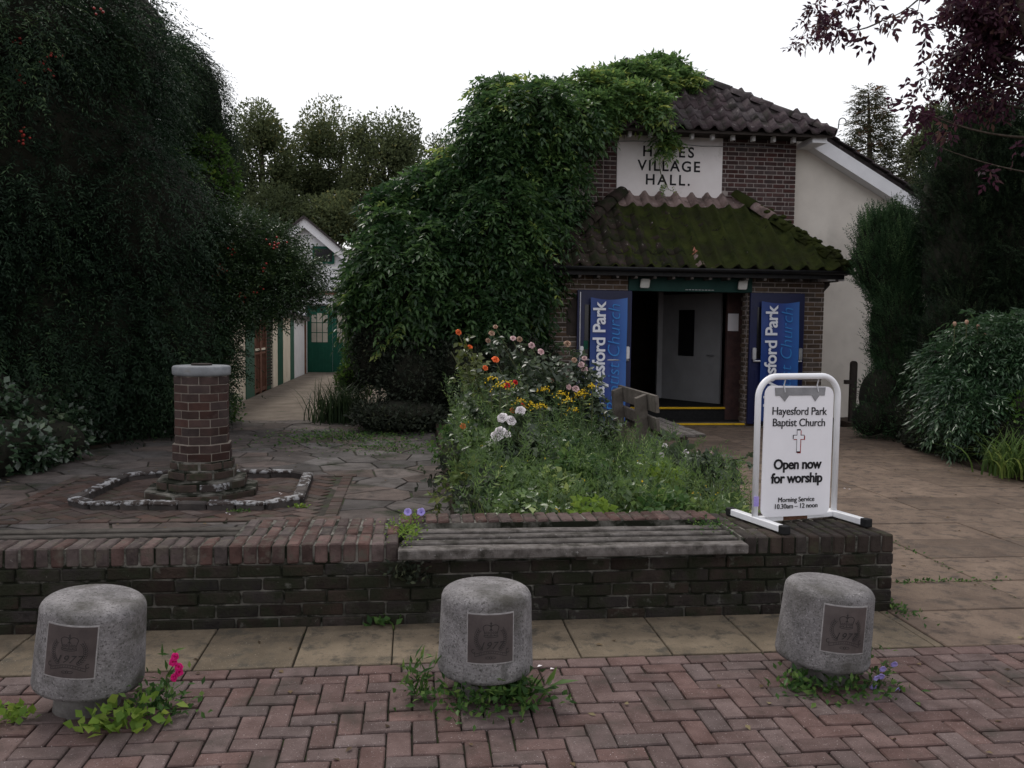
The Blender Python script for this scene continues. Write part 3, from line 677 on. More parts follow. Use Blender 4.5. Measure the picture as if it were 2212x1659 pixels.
# main roof verge: bargeboards, tiles along the verge
for sg in (1, -1):
    x0 = RX + sg * 2.45; x1 = RX + sg * (6.75 if sg > 0 else 5.25)
    yb = EY + .47
    pts = [(x0, yb, roofz(x0) - .10), (x1, yb, roofz(x1) - .10), (x1, yb, roofz(x1) - .36), (x0, yb, roofz(x0) - .36)]
    MB().prism(pts, (0, .035, 0)).build('bargeboard', 'white', hall)
    pts = [(x0, yb + .05, roofz(x0) - .34), (x1, yb + .05, roofz(x1) - .34), (x1, 15.2, roofz(x1) - .36), (x0, 15.2, roofz(x0) - .36)]
    MB().prism(pts, (0, 0, .02)).build('soffit', 'white', hall)
    for k in range(13 if sg > 0 else 8):
        xa = x0 + sg * (.25 + .33 * k); xb_ = xa + sg * .36
        MB().prism([(xa, yb - .05, roofz(xa) + .005), (xb_, yb - .05, roofz(xb_) + .03), (xb_, yb + .25, roofz(xb_) + .03), (xa, yb + .25, roofz(xa) + .005)], (0, 0, .025)).build('verge_tile', 'tile', roof)
    # boxed eave end
    MB().box(*(sorted((RX + sg * 2.40, RX + sg * 2.66))), EY + .1, 15.2, EZ - .16, EZ - .06).build('eave_box', 'white', hall)
MB().box(HX0 + .1, HX1 - .1, EY + .08, 15.0, EZ - .055, EZ - .03).build('eave_soffit', 'darkwood', hall)
for k in range(12):
    x = 2.55 + .365 * k; MB().box(x - .028, x + .028, EY + .20, EY + .30, EZ - .145, EZ - .056).build('rafter_end', 'white', hall)
MB().tube([(2.6 + .4 * k, BY - .03, EZ - .16 - .02 * math.sin(k * 1.3) - .004 * k) for k in range(11)], .006, 5).build('wall_cable', 'tape', hall)
def hook(p, s_=1.):
    p = Vector(p); pts = [p, p + Vector((.01, 0, .1)) * s_] + [p + Vector((.075 - .065 * math.cos(a), 0, .12 + .065 * math.sin(a))) * s_ for a in [R(20 * i) for i in range(0, 11)]]
    MB().tube(pts, .009 * s_, 6).build('hip_iron', 'gutter', hall, smooth=True)
hook((HX1 + .06, EY - .03, EZ + .06)); 

# porch roof
QY, QZ, QX0, QX1 = 13.47, 2.60, 1.93, 7.03      # eave
TX0, TX1, TY, TZ = 3.52, 5.66, 14.98, 3.96      # top at bay wall
prf = slabroof([(QX0, QY + .06, QZ - .03), (QX1, QY + .06, QZ - .03), (TX1, TY, TZ - .05), (TX0, TY, TZ - .05)], 'porch_roof', hall, 'darkwood', .04)
slabroof([(QX1, QY + .06, QZ - .03), (QX1, TY, QZ - .03), (TX1 + .02, TY, TZ - .05)], 'porch_roof_side', hall, 'porchtile', .05)
slabroof([(QX0, QY + .06, QZ - .03), (TX0 - .02, TY, TZ - .05), (QX0, TY, QZ - .03)], 'porch_roof_side', hall, 'porchtile', .05)
pl_ = math.hypot(TY - QY, TZ - QZ); PW = QX1 - QX0
def pin(x, u):
    t = u / pl_; return x > (TX0 - QX0) * t + .06 and x < PW - (QX1 - TX1) * t - .06 and u < pl_ - .12
def ppick(c, r_):
    if r_ >= 5: return 'freshtile'
    if (c, r_) == (9, 0): return 'freshtile'
    if (c, r_) == (9, 1): return 'redtile'
    return 'porchtile'
c2 = tileroof(prf, (QX0, QY, QZ), (1, 0, 0), (0, TY - QY, TZ - QZ), .283, .335, 6, pin, 'porchtile', ppick)
ridge_run(prf, (QX1 + .02, QY + .02, QZ + .05), (TX1 - .02, TY - .05, TZ + .07), ['moss'] * 4 + ['freshtile'], .14)
ridge_run(prf, (QX0 - .02, QY + .02, QZ + .05), (TX0 + .05, TY - .05, TZ + .07), ['porchtile'] * 5, .14)
# moss blanket, thick on the right, patchy on the left
nu, nx_ = 64, 330; ud = Vector((0, TY - QY, TZ - QZ)).normalized(); nd = Vector((1, 0, 0)).cross(ud)
U_, X_ = np.meshgrid(np.linspace(-.02, pl_ - .36, nu), np.linspace(-.05, PW + .05, nx_), indexing='ij')
prof = roll((X_ / .283) % 1) + .012 * (1 - (U_ / .335) % 1)
P3 = np.stack([X_ * 3, U_ * 3, 0 * X_], -1).reshape(-1, 3)
nz_ = (wave(P3, 1.1) * .6 + wave(P3, 3.7) * .5).reshape(X_.shape); fine = wave(P3 * 1.0, 17).reshape(X_.shape)
thick = .011 + .024 * np.clip((X_ - 1.9) / 1.6, -1.2, 1) + .022 * nz_ + .008 * fine + rng.normal(size=X_.shape) * .003
H_ = prof * .96 + thick
pos = np.array([QX0, QY, QZ])[None, None] + X_[..., None] * np.array([1, 0, 0]) + U_[..., None] * np.array(ud) + H_[..., None] * np.array(nd)
tt = np.clip(U_ / pl_, 0, 1); okm = (X_ > (TX0 - QX0) * tt - .02) & (X_ < PW - (QX1 - TX1) * tt + .02)
ids = np.arange(nu * nx_).reshape(nu, nx_); ok4 = okm[:-1, :-1] & okm[1:, :-1] & okm[:-1, 1:] & okm[1:, 1:]
thm = thick > -.012; ok4 &= (thm[:-1, :-1] | thm[1:, 1:])
fq = np.stack([ids[:-1, :-1], ids[:-1, 1:], ids[1:, 1:], ids[1:, :-1]], -1)[ok4]
me = bpy.data.meshes.new('moss'); me.from_pydata(pos.reshape(-1, 3).tolist(), [], fq.tolist()); me.materials.append(M['moss']); me.polygons.foreach_set('use_smooth', [True] * len(me.polygons))
link('moss', me, prf, 'stuff')
# moss pads on right hip
hp_ = MB()
for k in range(170):
    t = random.uniform(0, .78); a = Vector((QX1, QY, QZ + .1)).lerp(Vector((TX1, TY, TZ + .1)), t) + Vector((random.uniform(-.12, .1), random.uniform(-.08, .08), random.uniform(-.06, .02)))
    r_ = random.uniform(.03, .075); bm_ = bmesh.new(); bmesh.ops.create_icosphere(bm_, subdivisions=1, radius=r_)
    hp_.add([(v.co.x * random.uniform(.8, 1.3) + a.x, v.co.y + a.y, v.co.z * .6 + a.z) for v in bm_.verts], [[v.index for v in f.verts] for f in bm_.faces]); bm_.free()
hp_.build('moss_cushions', 'moss', prf, smooth=True, kind='stuff')
# gutter, fascia, rafter ends
def halfpipe(name, x0, x1, y, z, r=.055):
    vs = []; fs = []
    for x in (x0, x1):
        for i in range(9): t = math.pi + math.pi * i / 8; vs.append((x, y + r * math.cos(t), z + r * math.sin(t)))
        for i in range(9): t = math.pi + math.pi * i / 8; vs.append((x, y + (r - .006) * math.cos(t), z + (r - .006) * math.sin(t)))
    for i in range(8): fs += [(i, i + 1, 19 + i, 18 + i), (9 + i, 27 + i, 28 + i, 10 + i), (i, 9 + i, 10 + i, i + 1), (18 + i, 19 + i, 28 + i, 27 + i)]
    fs += [(0, 18, 27, 9), (8, 17, 35, 26)]
    return MB().add(vs, fs).build(name, 'gutter', hall, smooth=True)
halfpipe('gutter', QX0 - .1, QX1 + .09, QY - .04, QZ - .015, .06)
MB().box(QX0 + .05, QX1 - .05, QY + .07, QY + .09, QZ - .14, QZ - .035).build('fascia', 'gutter', hall)
MB().box(QX0 + .06, QX1 - .06, QY + .09, PY + .1, QZ - .06, QZ - .04).build('soffit', 'darkwood', hall)
for k in range(16):
    x = 2.3 + .305 * k; MB().box(x - .022, x + .022, QY + .10, PY, QZ - .18, QZ - .13).build('rafter_end', 'timber', hall)
MB().box(QX1 - .3, QX1 - .02, QY + .12, 14.95, QZ - .16, QZ - .05).build('eave_box', 'white', hall)
hook((QX1 + .03, QY + .02, QZ + .1))
MB().prism([(PX1 - .02, PY + .03, 2.25), (PX1 + .1, PY + .03, 2.38), (PX1 + .1, PY + .03, 2.44), (PX1 - .02, PY + .03, 2.44)], (0, .12, 0)).build('corbel', 'darkwood', hall)
for x in (3.72, 5.36):
    fl = MB().prism([(x - .09, PY - .16, 2.28), (x + .06, PY - .16, 2.28), (x + .085, PY - .13, 2.43), (x - .065, PY - .13, 2.43)], (0, .05, .0)).build('floodlight', 'lampglass', hall); bevel_obj(fl, .012, 2)
    MB().tube([(x, PY - .1, 2.36), (x, PY - .03, 2.36)], .015, 6).build('lamp_bracket', 'gutter', hall)
# porch interior
MB().box(2.9, 6.4, 14.12, 19.0, -.05, .05).build('porch_floor', 'mat', hall)
MB().box(2.9, 6.4, 14.62, 19.0, .05, .262).build('hall_floor', 'mat', hall)
MB().box(OX0, OX1, PY - .06, 14.12, -.05, .062).build('doorstep', 'slab', hall)
bevel_obj(MB().box(OX0 + .02, OX1 - .02, PY - .075, PY - .01, .04, .068).build('step_nosing', 'yellow', hall), .006, 1)
bevel_obj(MB().box(OX0 - .1, 5.42, 14.585, 14.65, .235, .268).build('step_nosing', 'yellow', hall), .006, 1)
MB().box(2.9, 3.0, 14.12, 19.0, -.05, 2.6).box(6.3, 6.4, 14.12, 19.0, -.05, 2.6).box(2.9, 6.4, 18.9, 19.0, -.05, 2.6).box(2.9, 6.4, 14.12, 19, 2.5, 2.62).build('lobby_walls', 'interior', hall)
# bring a strip of daylight-facing partition: inner door, frame
dh = Matrix.Translation((4.86, 16.6, .265)) @ Matrix.Rotation(R(-62), 4, 'Z')
idm = MB().box(0, 1.5, -.02, .02, .0, 2.02).mesh('inner_door', 'innerdoor'); idm.transform(dh); ido = link('inner_door', idm, hall)
wm = MB().box(.45, .85, -.03, .03, .85, 1.72).mesh('window_pane', 'glass'); wm.transform(dh); link('window_pane', wm, ido)
hm = MB().tube([(1.36, -.02, .88), (1.36, -.07, .88), (1.22, -.075, .88)], .012, 6).mesh('door_handle', 'steel'); hm.transform(dh); link('door_handle', hm, ido)
MB().box(4.74, 4.84, 16.55, 16.65, .262, 2.5).build('door_post', 'innerdoor', hall)
MB().box(5.525, 5.528, 14.0, 14.16, 1.62, 1.93)
MB().prism([(5.43, 14.60, 1.60), (5.62, 14.60, 1.60), (5.62, 14.60, 1.90), (5.43, 14.60, 1.90)], (0, .004, 0)).build('paper_notice', 'paper', hall)
MB().box(5.42, 6.3, 14.61, 14.7, .05, 2.5).box(2.95, 3.5, 14.61, 14.7, .05, 2.5).build('inner_pier', 'hallbrick', hall)

def door_leaf(x0, x1, hinge):
    d = bevel_obj(MB().box(x0, x1, PY - .085, PY - .035, .06, 2.235).build('door', 'blue', hall), .006, 1)
    MB().box(x0 + .1, x1 - .1, PY - .093, PY - .086, .22, .95).build('door_panel', 'blue', d)
    MB().box(x0 + .12, x0 + .42, PY - .093, PY - .086, 1.15, 2.0).build('window_pane', 'glass', d)
    for xx in (x0 + .07, x1 - .07):
        bevel_obj(MB().box(xx - .03, xx + .03, PY - .15, PY - .086, 1.13, 1.33).build('panic_bar_bracket', 'steel', d), .01, 2)
    MB().tube([(x0 + .05, PY - .135, 1.11), (x1 - .05, PY - .135, 1.11)], .016, 8).build('panic_bar', 'steel', d, smooth=True)
    return d
dl = door_leaf(2.62, 3.52, 0); MB().tube([(2.665, PY - .1, 2.2), (2.665, PY - .1, .1)], .010, 6).build('bolt_rod', 'steel', dl)
MB().box(2.73, 2.80, PY - .095, PY - .088, 1.28, 1.42).build('fire_notice', 'green', dl)
dr = door_leaf(5.515, 6.45, 1)

# banners, hung on the two doors
def banner(x0, x1, zt, zb, label):
    b = thing('banner', label, 'banner', ((x0 + x1) / 2, PY - .17, zb), 'blue banners on the porch doors')
    nx, nz = 12, 24; vs = []; fs = []; ph = random.uniform(0, 6)
    for j in range(nz + 1):
        for i in range(nx + 1):
            u, v = i / nx, j / nz
            sag = .035 * math.sin(math.pi * u) * (v ** 6)
            vs.append((x0 + (x1 - x0) * u, PY - .165 - .012 * math.sin(u * 6 + v * 5 + ph) - .01 * math.cos(v * 9 + ph), zb + (zt - zb) * v - sag))
    for j in range(nz):
        for i in range(nx): fs.append((j * (nx + 1) + i, j * (nx + 1) + i + 1, (j + 1) * (nx + 1) + i + 1, (j + 1) * (nx + 1) + i))
    MB().add(vs, fs).build('banner_cloth', 'bannercloth', b, smooth=True)
    rot = lambda x, z: Matrix.Translation((x, PY - .196, z)) @ Matrix.Rotation(math.pi / 2, 4, 'X') @ Matrix.Rotation(math.pi / 2, 4, 'Z')
    wd = x1 - x0
    text('Hayesford Park', .288, 'bannerwhite', b, rot(x0 + wd * .395, zt - .08), 'banner_lettering', bold=.006, align='RIGHT', yalign='BOTTOM_BASELINE', depth=.001, space=.93)
    text('Baptist Church', .288, 'bannerpale', b, rot(x0 + wd * .80, zt - .10), 'banner_lettering', bold=-.003, shear=.2, align='RIGHT', yalign='BOTTOM_BASELINE', depth=.001, space=1.0)
    return b
# cloth: deep blue grading to a lighter printed blue on the right half
def bannermat(name, x0, x1):
    m, N, L, P = base(name); g_ = N.new('ShaderNodeNewGeometry'); sx = N.new('ShaderNodeSeparateXYZ'); L.new(g_.outputs['Position'], sx.inputs[0])
    mr = N.new('ShaderNodeMapRange'); mr.inputs[1].default_value = x0; mr.inputs[2].default_value = x1; L.new(sx.outputs[0], mr.inputs[0])
    L.new(ramp(N, L, mr.outputs[0], [(0, (.012, .05, .22)), (.45, (.010, .035, .21)), (1, (.03, .13, .42))]), P.inputs['Base Color']); P.inputs['Roughness'].default_value = .45; return m
M['bannerwhite'] = surf('banner_white_print', (.74, .76, .82), (.78, .8, .85), 5, .5, 0, 10, 0)
M['bannerpale'] = surf('banner_pale_blue_print', (.045, .20, .52), (.05, .23, .56), 5, .5, 0, 10, 0)
M['bannercloth'] = bannermat('banner_cloth', 2.82, 3.42); banner(2.82, 3.42, 2.115, .12, 'blue vertical banner on the left porch door, partly behind the roses')
M['bannercloth'] = bannermat('banner_cloth_2', 5.68, 6.33); banner(5.68, 6.33, 2.095, .12, 'blue vertical banner on the right porch door, behind the white standing sign')

# dark arched post beside the white wall
ps = thing('timber_post', 'dark round-topped timber post against the cream wall by the junipers', 'post', (7.62, 14.3, 0))
pr = [(-.055, 0, 0), (.055, 0, 0), (.055, 0, 1.05)] + [(.055 * math.cos(R(a)), 0, 1.05 + .055 * math.sin(R(a))) for a in range(20, 180, 20)] + [(-.055, 0, 1.05)]
MB().prism([(7.62 + a[0], 14.3, a[2]) for a in pr], (0, .07, 0)).build('upright', 'darkwood', ps)
MB().box(7.47, 7.62, 14.29, 14.38, .70, .77).build('arm', 'darkwood', ps)

# ================================================================== ANNEX ROW AND GARAGE (left)
ax = thing('outbuilding_row', 'long low cream outbuilding with green and brown doors along the side path', 'outbuilding', (-3.5, 22, 0))
XA = -3.45
def az(y): return 1.93 - .0165 * (y - 17)
def seg(name, y0, y1, mat, x=XA, z0=.05, parent=ax, dz=0., th=.14):
    return MB().prism([(x, y0, z0), (x, y1, z0), (x, y1, az(y1) + dz), (x, y0, az(y0) + dz)], (-th, 0, 0)).build(name, mat, parent)
seg('wall', 15.6, 18.42, 'cream'); d1 = seg('door', 18.42, 19.35, 'greendull', XA + .02); MB().tube([(XA + .02, 18.55, .95), (XA + .06, 18.55, .95)], .02, 6).build('door_handle', 'darkwood', d1)
gt = seg('gate', 19.4, 20.95, 'darkwood', XA - .06)
for y in (19.42, 20.12, 20.2, 20.9): seg('gate_stile', y, y + .075, 'brownwood', XA + .01, parent=gt, th=.06)
for z in (.1, .95, 1.0, 1.72): MB().box(XA - .05, XA - .005, 19.5, 20.9, z, z + .08).build('gate_rail', 'cream' if z == 1.0 else 'brownwood', gt)
for k in range(9): MB().box(XA - .055, XA - .02, 19.52 + .155 * k, 19.57 + .155 * k, .18, 1.72).build('gate_slat', 'brownwood', gt)
tr_ = seg('louvre_door', 21.0, 21.95, 'greendull', XA - .05)
for k in range(22): MB().box(XA - .045, XA - .01, 21.02, 21.93, .15 + .075 * k, .19 + .075 * k).build('louvre', 'darkwood', tr_)
seg('wall', 22.0, 22.72, 'cream'); seg('door', 22.72, 23.55, 'green', XA + .015); seg('wall', 23.55, 25.0, 'cream'); seg('door', 25.0, 25.7, 'greendull', XA + .015); seg('wall', 25.7, 28.95, 'white')
MB().box(XA - .02, XA + .05, 28.2, 28.3, .05, 1.75).build('downpipe', 'brownwood', ax)
MB().prism([(XA + .12, 15.4, az(15.4)), (XA + .12, 28.6, az(28.6)), (XA + .12, 28.6, az(28.6) + .13), (XA + .12, 15.4, az(15.4) + .13)], (-.04, 0, 0)).build('fascia', 'timber', ax)
MB().prism([(XA + .1, 15.4, az(15.4) + .12), (XA + .1, 28.9, az(28.9) + .12), (-6.2, 28.9, az(28.9) + .3), (-6.2, 15.4, az(15.4) + .3)], (0, 0, .03)).build('roof', 'gutter', ax)
MB().box(-6.2, XA - .1, 15.6, 15.75, 0, 1.95).build('end_wall', 'cream', ax)

gb = thing('garage_building', 'white end building with green panelled garage doors and brown coping', 'building', (-2, 29, 0))
MB().box(-3.9, -3.48, 29.0, 29.2, 0, 2.62).box(-3.48, 2.5, 29.0, 29.2, 2.26, 2.62).box(.7, 2.5, 29.0, 29.2, 0, 2.26).build('front_wall', 'white', gb)
MB().box(-3.95, 2.55, 28.93, 29.3, 2.62, 2.74).build('coping', 'brownwood', gb)
MB().box(-3.9, -3.82, 28.9, 28.98, 1.6, 2.62).build('downpipe', 'gutter', gb)
MB().box(-3.5, 2, 28.93, 29.0, 2.26, 2.30).build('door_head', 'darkwood', gb)
for k in range(5):
    x0 = -3.47 + .825 * k; dd = MB().box(x0 + .004, x0 + .82, 29.03, 29.10, .05, 2.255).build('garage_door', 'green', gb)
    for i in range(3):
        for j in range(3):
            xa, za = x0 + .15 + .18 * i, 1.06 + .325 * j; zb_ = za + .30 - (.06 if (j == 2 and i != 1) else 0)
            MB().box(xa, xa + .155, 29.024, 29.032, za, zb_).build('pane', 'frost', dd)
    for i in range(6): MB().box(x0 + .08 + .115 * i, x0 + .18 + .115 * i, 29.02, 29.031, .12, .92).build('door_board', 'green', dd)
gh = thing('gabled_house', 'white gabled building with white bargeboard behind the garage doors', 'house', (-3.7, 31, 0))
apx, apz, sl = -3.75, 5.28, .83
MB().prism([(-8, 31, 0), (.5, 31, 0), (.5, 31, apz - sl * 4.25 + .0), (apx, 31, apz - .1), (-8, 31, apz - sl * 4.25)], (0, 5, 0)).build('wall', 'white', gh)
for sg in (1, -1):
    x1 = apx + sg * 4.6
    MB().prism([(apx, 30.7, apz), (x1, 30.7, apz - sl * 4.6), (x1, 30.7, apz - sl * 4.6 - .32), (apx, 30.7, apz - .32)], (0, .05, 0)).build('bargeboard', 'white', gh)
    MB().prism([(apx, 30.6, apz + .09), (x1, 30.6, apz - sl * 4.6 + .09), (x1, 30.6, apz - sl * 4.6), (apx, 30.6, apz)], (0, 5.6, 0)).build('roof', 'tile', gh)
wv = MB().box(-3.5, -2.75, 30.93, 30.99, 3.75, 4.35).build('window', 'green', gh); MB().box(-3.42, -2.83, 30.915, 30.93, 3.83, 4.27).build('pane', 'glass', wv)

# ================================================================== SUNDIAL
SX, SY = -1.89, 8.05
sdl = thing('sundial_pedestal', 'octagonal brick sundial pedestal with pale round stone top', 'sundial', (SX, SY, PZ))
def octpt(t, r):                            # t in 0..8 along the octagon perimeter, r = across-flat radius
    i = int(math.floor(t)) % 8; fr = t - math.floor(t); rc = r / math.cos(math.pi / 8)
    a0, a1 = [math.pi / 8 + math.pi / 4 * k + .12 for k in (i, i + 1)]
    return Vector((rc * (math.cos(a0) * (1 - fr) + math.cos(a1) * fr), rc * (math.sin(a0) * (1 - fr) + math.sin(a1) * fr), 0))
def octbrick(t0, t1, ro, ri, z0, z1, mat, parent, name='brick', g_=.02):
    ts = [t0 + g_] + [k for k in range(int(math.ceil(t0 + g_)), int(math.floor(t1 - g_)) + 1) if t0 + g_ < k < t1 - g_] + [t1 - g_]
    m_ = len(ts); vs = []; j = random.uniform(-.002, .002)
    for rr_, zz in ((ro + j, z0), (ro + j, z1), (ri, z0), (ri, z1)):
        vs += [octpt(t, rr_) + Vector((SX, SY, zz)) for t in ts]
    fs = []
    for k in range(m_ - 1): fs += [(k, k + 1, m_ + k + 1, m_ + k), (2 * m_ + k, 3 * m_ + k, 3 * m_ + k + 1, 2 * m_ + k + 1), (m_ + k, m_ + k + 1, 3 * m_ + k + 1, 3 * m_ + k), (k, 2 * m_ + k, 2 * m_ + k + 1, k + 1)]
    fs += [(0, m_, 3 * m_, 2 * m_), (m_ - 1, 3 * m_ - 1, 4 * m_ - 1, 2 * m_ - 1)]
    o = MB().add(vs, fs).build(name, mat, parent); return o
def octcore(r, z0, z1, mat, name): 
    return MB().prism([octpt(k, r) + Vector((SX, SY, z0)) for k in range(8)], (0, 0, z1 - z0)).build(name, mat, sdl)
z = PZ
for (ro, ht, mats, off) in ((.47, .075, 'plinth', 0), (.375, .085, 'plinth', .5), (.285, .085, 'plinth', 0), (.268, .08, 'plinth', .5), (.246, .075, 'dialbrick', 0), (.246, .075, 'dialbrick', .5)) + tuple((.225, .0755, 'dialbrick', .5 * (k % 2)) for k in range(8)):
    octcore(ro - .005, z - .004, z + ht - .001, 'dialmortar' if mats == 'dialbrick' else 'mortar', 'mortar')
    for k in range(8):
        wp = (mats == 'plinth' and ro > .36 and random.random() < .35)
        bo = octbrick(k + off, k + off + 1, ro, max(ro - .11, .1), z + .003, z + ht - .005, 'kerbpaint' if wp else mats, sdl)
        bevel_obj(bo, .004 if mats == 'dialbrick' else .012, 1)
    z += ht
cap = MB().lathe([(.05, z - .002), (.236, z), (.247, z + .012), (.25, z + .03), (.25, z + .07), (.244, z + .083), (.23, z + .087), (.06, z + .089)], 56, (SX, SY, 0), .003).build('cap', 'stonecap', sdl, smooth=True)
MB().tube([(SX, SY, z + .09), (SX, SY, z + .105)], .09, 24).build('dial_plate', 'darkwood', cap)
# white-painted brick kerb round it
kb = thing('kerb_edging', 'chipped white painted brick kerb edging round the sundial', 'kerb', (SX, 8.1, PZ))
K = [(-2.62, 7.38), (-1.22, 7.30), (-.98, 7.52), (-1.04, 8.72), (-1.2, 8.88), (-2.55, 8.92), (-2.78, 8.70), (-2.84, 7.58)]
for i in range(8):
    a, b = Vector((*K[i], 0)), Vector((*K[(i + 1) % 8], 0)); nn = max(1, round((b - a).length / .225)); d = (b - a)
    for k in range(nn):
        c = a + d * ((k + .5) / nn); rz = math.atan2(d.y, d.x)
        worn = (i in (5, 6, 7) and random.random() < .5) or random.random() < .1
        bo = brick('kerb_brick', kb, (c.x, c.y, PZ + .03), d.length / nn - .01, .10, .09, 'kerb', rz, bev=.012, jit=.004, tilt=.02)
        if not worn:
            cp = brick('paint_coat', bo, (0, 0, .030), d.length / nn - .004, .104, .036, 'kerbpaint', 0, bev=.012, jit=.004, tilt=.004)

# ================================================================== BOLLARDS
def strip(pl, w_, closed=False):
    out = MB(); n_ = len(pl)
    for i in range(n_ - 1 + (1 if closed else 0)):
        a, b = Vector(pl[i]), Vector(pl[(i + 1) % n_]); d = b - a
        if d.length < 1e-6: continue
        d.normalize(); nn = Vector((-d.y, d.x)) * w_ / 2
        out.add([(*(a - nn - d * w_ * .3), 0), (*(b - nn + d * w_ * .3), 0), (*(b + nn + d * w_ * .3), 0), (*(a + nn - d * w_ * .3), 0)], [(0, 1, 2, 3)])
    return out
def arc(cx, cy, rx, ry, a0, a1, k=14): return [(cx + rx * math.cos(R(a0 + (a1 - a0) * i / k)), cy + ry * math.sin(R(a0 + (a1 - a0) * i / k))) for i in range(k + 1)]
def crest_lines():
    L_ = []
    # crown
    L_ += [(arc(0, .10, .155, .03, 200, 340), .012), (arc(0, .065, .15, .03, 200, 340), .012), ([(-.145, .09), (-.15, .055)], .01), ([(.145, .09), (.15, .055)], .01)]
    L_ += [(arc(-.085, .235, .085, .065, -50, 200), .014), (arc(.085, .235, .085, .065, -20, 230), .014), ([(-.165, .22), (-.13, .11)], .014), ([(.165, .22), (.13, .11)], .014)]
    L_ += [([(0, .25), (0, .11)], .016), ([(-.02, .33), (.02, .33)], .014), ([(0, .28), (0, .36)], .014), (arc(0, .285, .02, .02, 0, 360), .012)]
    for x in (-.1, -.05, .05, .1): L_.append((arc(x, .135, .016, .022, 0, 360, 8), .009))
    for x in (-.075, 0, .075): L_.append(([(x, .1), (x, .075)], .012))
    # wreath
    for sg in (-1, 1):
        st_ = [(sg * (.10 + .22 * math.sin(R(a))), -.02 - .25 * math.cos(R(a)) + .03) for a in range(20, 150, 10)]
        L_.append((st_, .008))
        for i in range(len(st_) - 1):
            x, y = st_[i]
            for q in (-1, 1):
                t = Vector((st_[i + 1][0] - x, st_[i + 1][1] - y)).normalized(); nn = Vector((-t.y, t.x)) * q; e = Vector((x, y)) + t * .045 + nn * .042; mdl = Vector((x, y)) + t * .02 + nn * .032
                L_.append(([(x, y), tuple(mdl), tuple(e)], .010))
    # ribbon
    for oy in (0, -.055): L_.append(([(x / 20, -.285 + oy + .045 * math.cos(x / 20 * 6.5)) for x in range(-7, 8)], .009))
    for sg in (-1, 1): L_ += [(arc(sg * .375, -.26, .035, .04, 60, 330, 10), .012), ([(sg * .35, -.30), (sg * .35, -.355)], .009)]
    for x in range(-5, 6): L_.append(([(x * .05, -.325 + .045 * math.cos(x * .05 * 6.5)), (x * .05 + .012, -.30 + .045 * math.cos(x * .05 * 6.5))], .008))
    L_ += [(arc(-.06, -.385, .05, .022, 0, 360, 10), .008), (arc(.06, -.385, .05, .022, 0, 360, 10), .008), (arc(0, -.385, .025, .03, 0, 360, 8), .008)]
    return L_
CREST = crest_lines()
def bollard(x, y, z0, tx, ty, rz, label, H=.435, Rb=.213, zgap=.10, plate_z=.203, ps_=.205, seed=1):
    random.seed(seed)
    b = thing('bollard', label, 'bollard', (x, y, z0), 'concrete bollards along the block paving', local=True); b.rotation_euler = (tx, ty, rz)
    prof = [(.06, zgap - .002), (.19, zgap), (Rb - .004, zgap + .004), (Rb, zgap + .02)]
    for i in range(1, 9): prof.append((Rb - .012 * i / 8, zgap + .02 + (H - .09) * i / 8))
    rt_ = Rb - .012; ce = .048
    for i in range(1, 8): a = R(90 * i / 7); prof.append((rt_ - ce + ce * math.cos(a), zgap + H - ce + ce * math.sin(a) - .008))
    prof += [(.10, zgap + H - .004), (.03, zgap + H - .002)]
    body = MB().lathe(prof, 72, (0, 0, 0), .0016).build('body', 'concrete', b, smooth=True)
    MB().lathe([(.135, -.03), (.13, .03), (.125, zgap + .01)], 28, (0, 0, 0), .01).build('neck', 'bollneck', b, smooth=True)
    rad = lambda zz: Rb - .012 * max(0, min(1, (zz - zgap - .02) / (H - .09)))
    def mapc(u, v, lift):                     # u,v metres on the face centred at -Y
        zz = plate_z + ps_ / 2 + v; a = u / rad(zz); rr_ = rad(zz) + lift
        return (rr_ * math.sin(a), -rr_ * math.cos(a), zz)
    def patch(u0, u1, v0, v1, lift, k=10):
        mb = MB(); vs = [mapc(u0 + (u1 - u0) * i / k, v, lift) for v in (v0, v1) for i in range(k + 1)]; vs += [mapc(u0 + (u1 - u0) * i / k, v, -.02) for v in (v0, v1) for i in range(k + 1)]
        n_ = k + 1; fs = [(i, i + 1, n_ + i + 1, n_ + i) for i in range(k)]
        fs += [(2 * n_ + i, i, i + 1, 2 * n_ + i + 1)[::-1] for i in range(k)] + [(n_ + i, n_ + i + 1, 3 * n_ + i + 1, 3 * n_ + i)[::-1] for i in range(k)] + [(0, n_, 3 * n_, 2 * n_), (k, 2 * n_ + k, 3 * n_ + k, n_ + k)]
        return mb.add(vs, fs)
    h = ps_ / 2
    patch(-h * .96 - .006, h * .96 + .006, -h - .006, h + .006, .0022).build('plaque_bed', 'bollgrout', b)
    pl_o = patch(-h * .96, h * .96, -h, h, .0040).build('plaque', 'plate', b)
    cm = MB()
    for pts, w_ in CREST:
        s_ = strip(pts, w_)
        cm.add([mapc(v[0] * ps_ * .95, v[1] * ps_, .0052) for v in s_.v], s_.f)
    cm.build('crest', 'etch', pl_o)
    to = text('1977', .044, 'etch', pl_o, Matrix(), 'date', shear=.35, depth=.0, space=1.15)
    for v in to.data.vertices: v.co = mapc(v.co.x, v.co.y - .028, .0066)
    random.seed(99 + seed)
    return b
bl1 = bollard(-1.37, 3.76, -.01, R(1.0), R(5.5), R(-4), 'leaning pale concrete bollard nearest the sundial side, shaded crest plaque', H=.372, Rb=.218, seed=2, zgap=.12, plate_z=.225)
bl2 = bollard(.325, 3.79, -.005, R(0), R(.4), R(1), 'upright concrete bollard in front of the timber wall seat with crest plaque', H=.378, seed=3)
bl3 = bollard(1.905, 3.80, -.012, R(.5), R(4.5), R(-3), 'tilted concrete bollard near the wall end, glinting crest plaque turned right', H=.368, Rb=.213, seed=4)

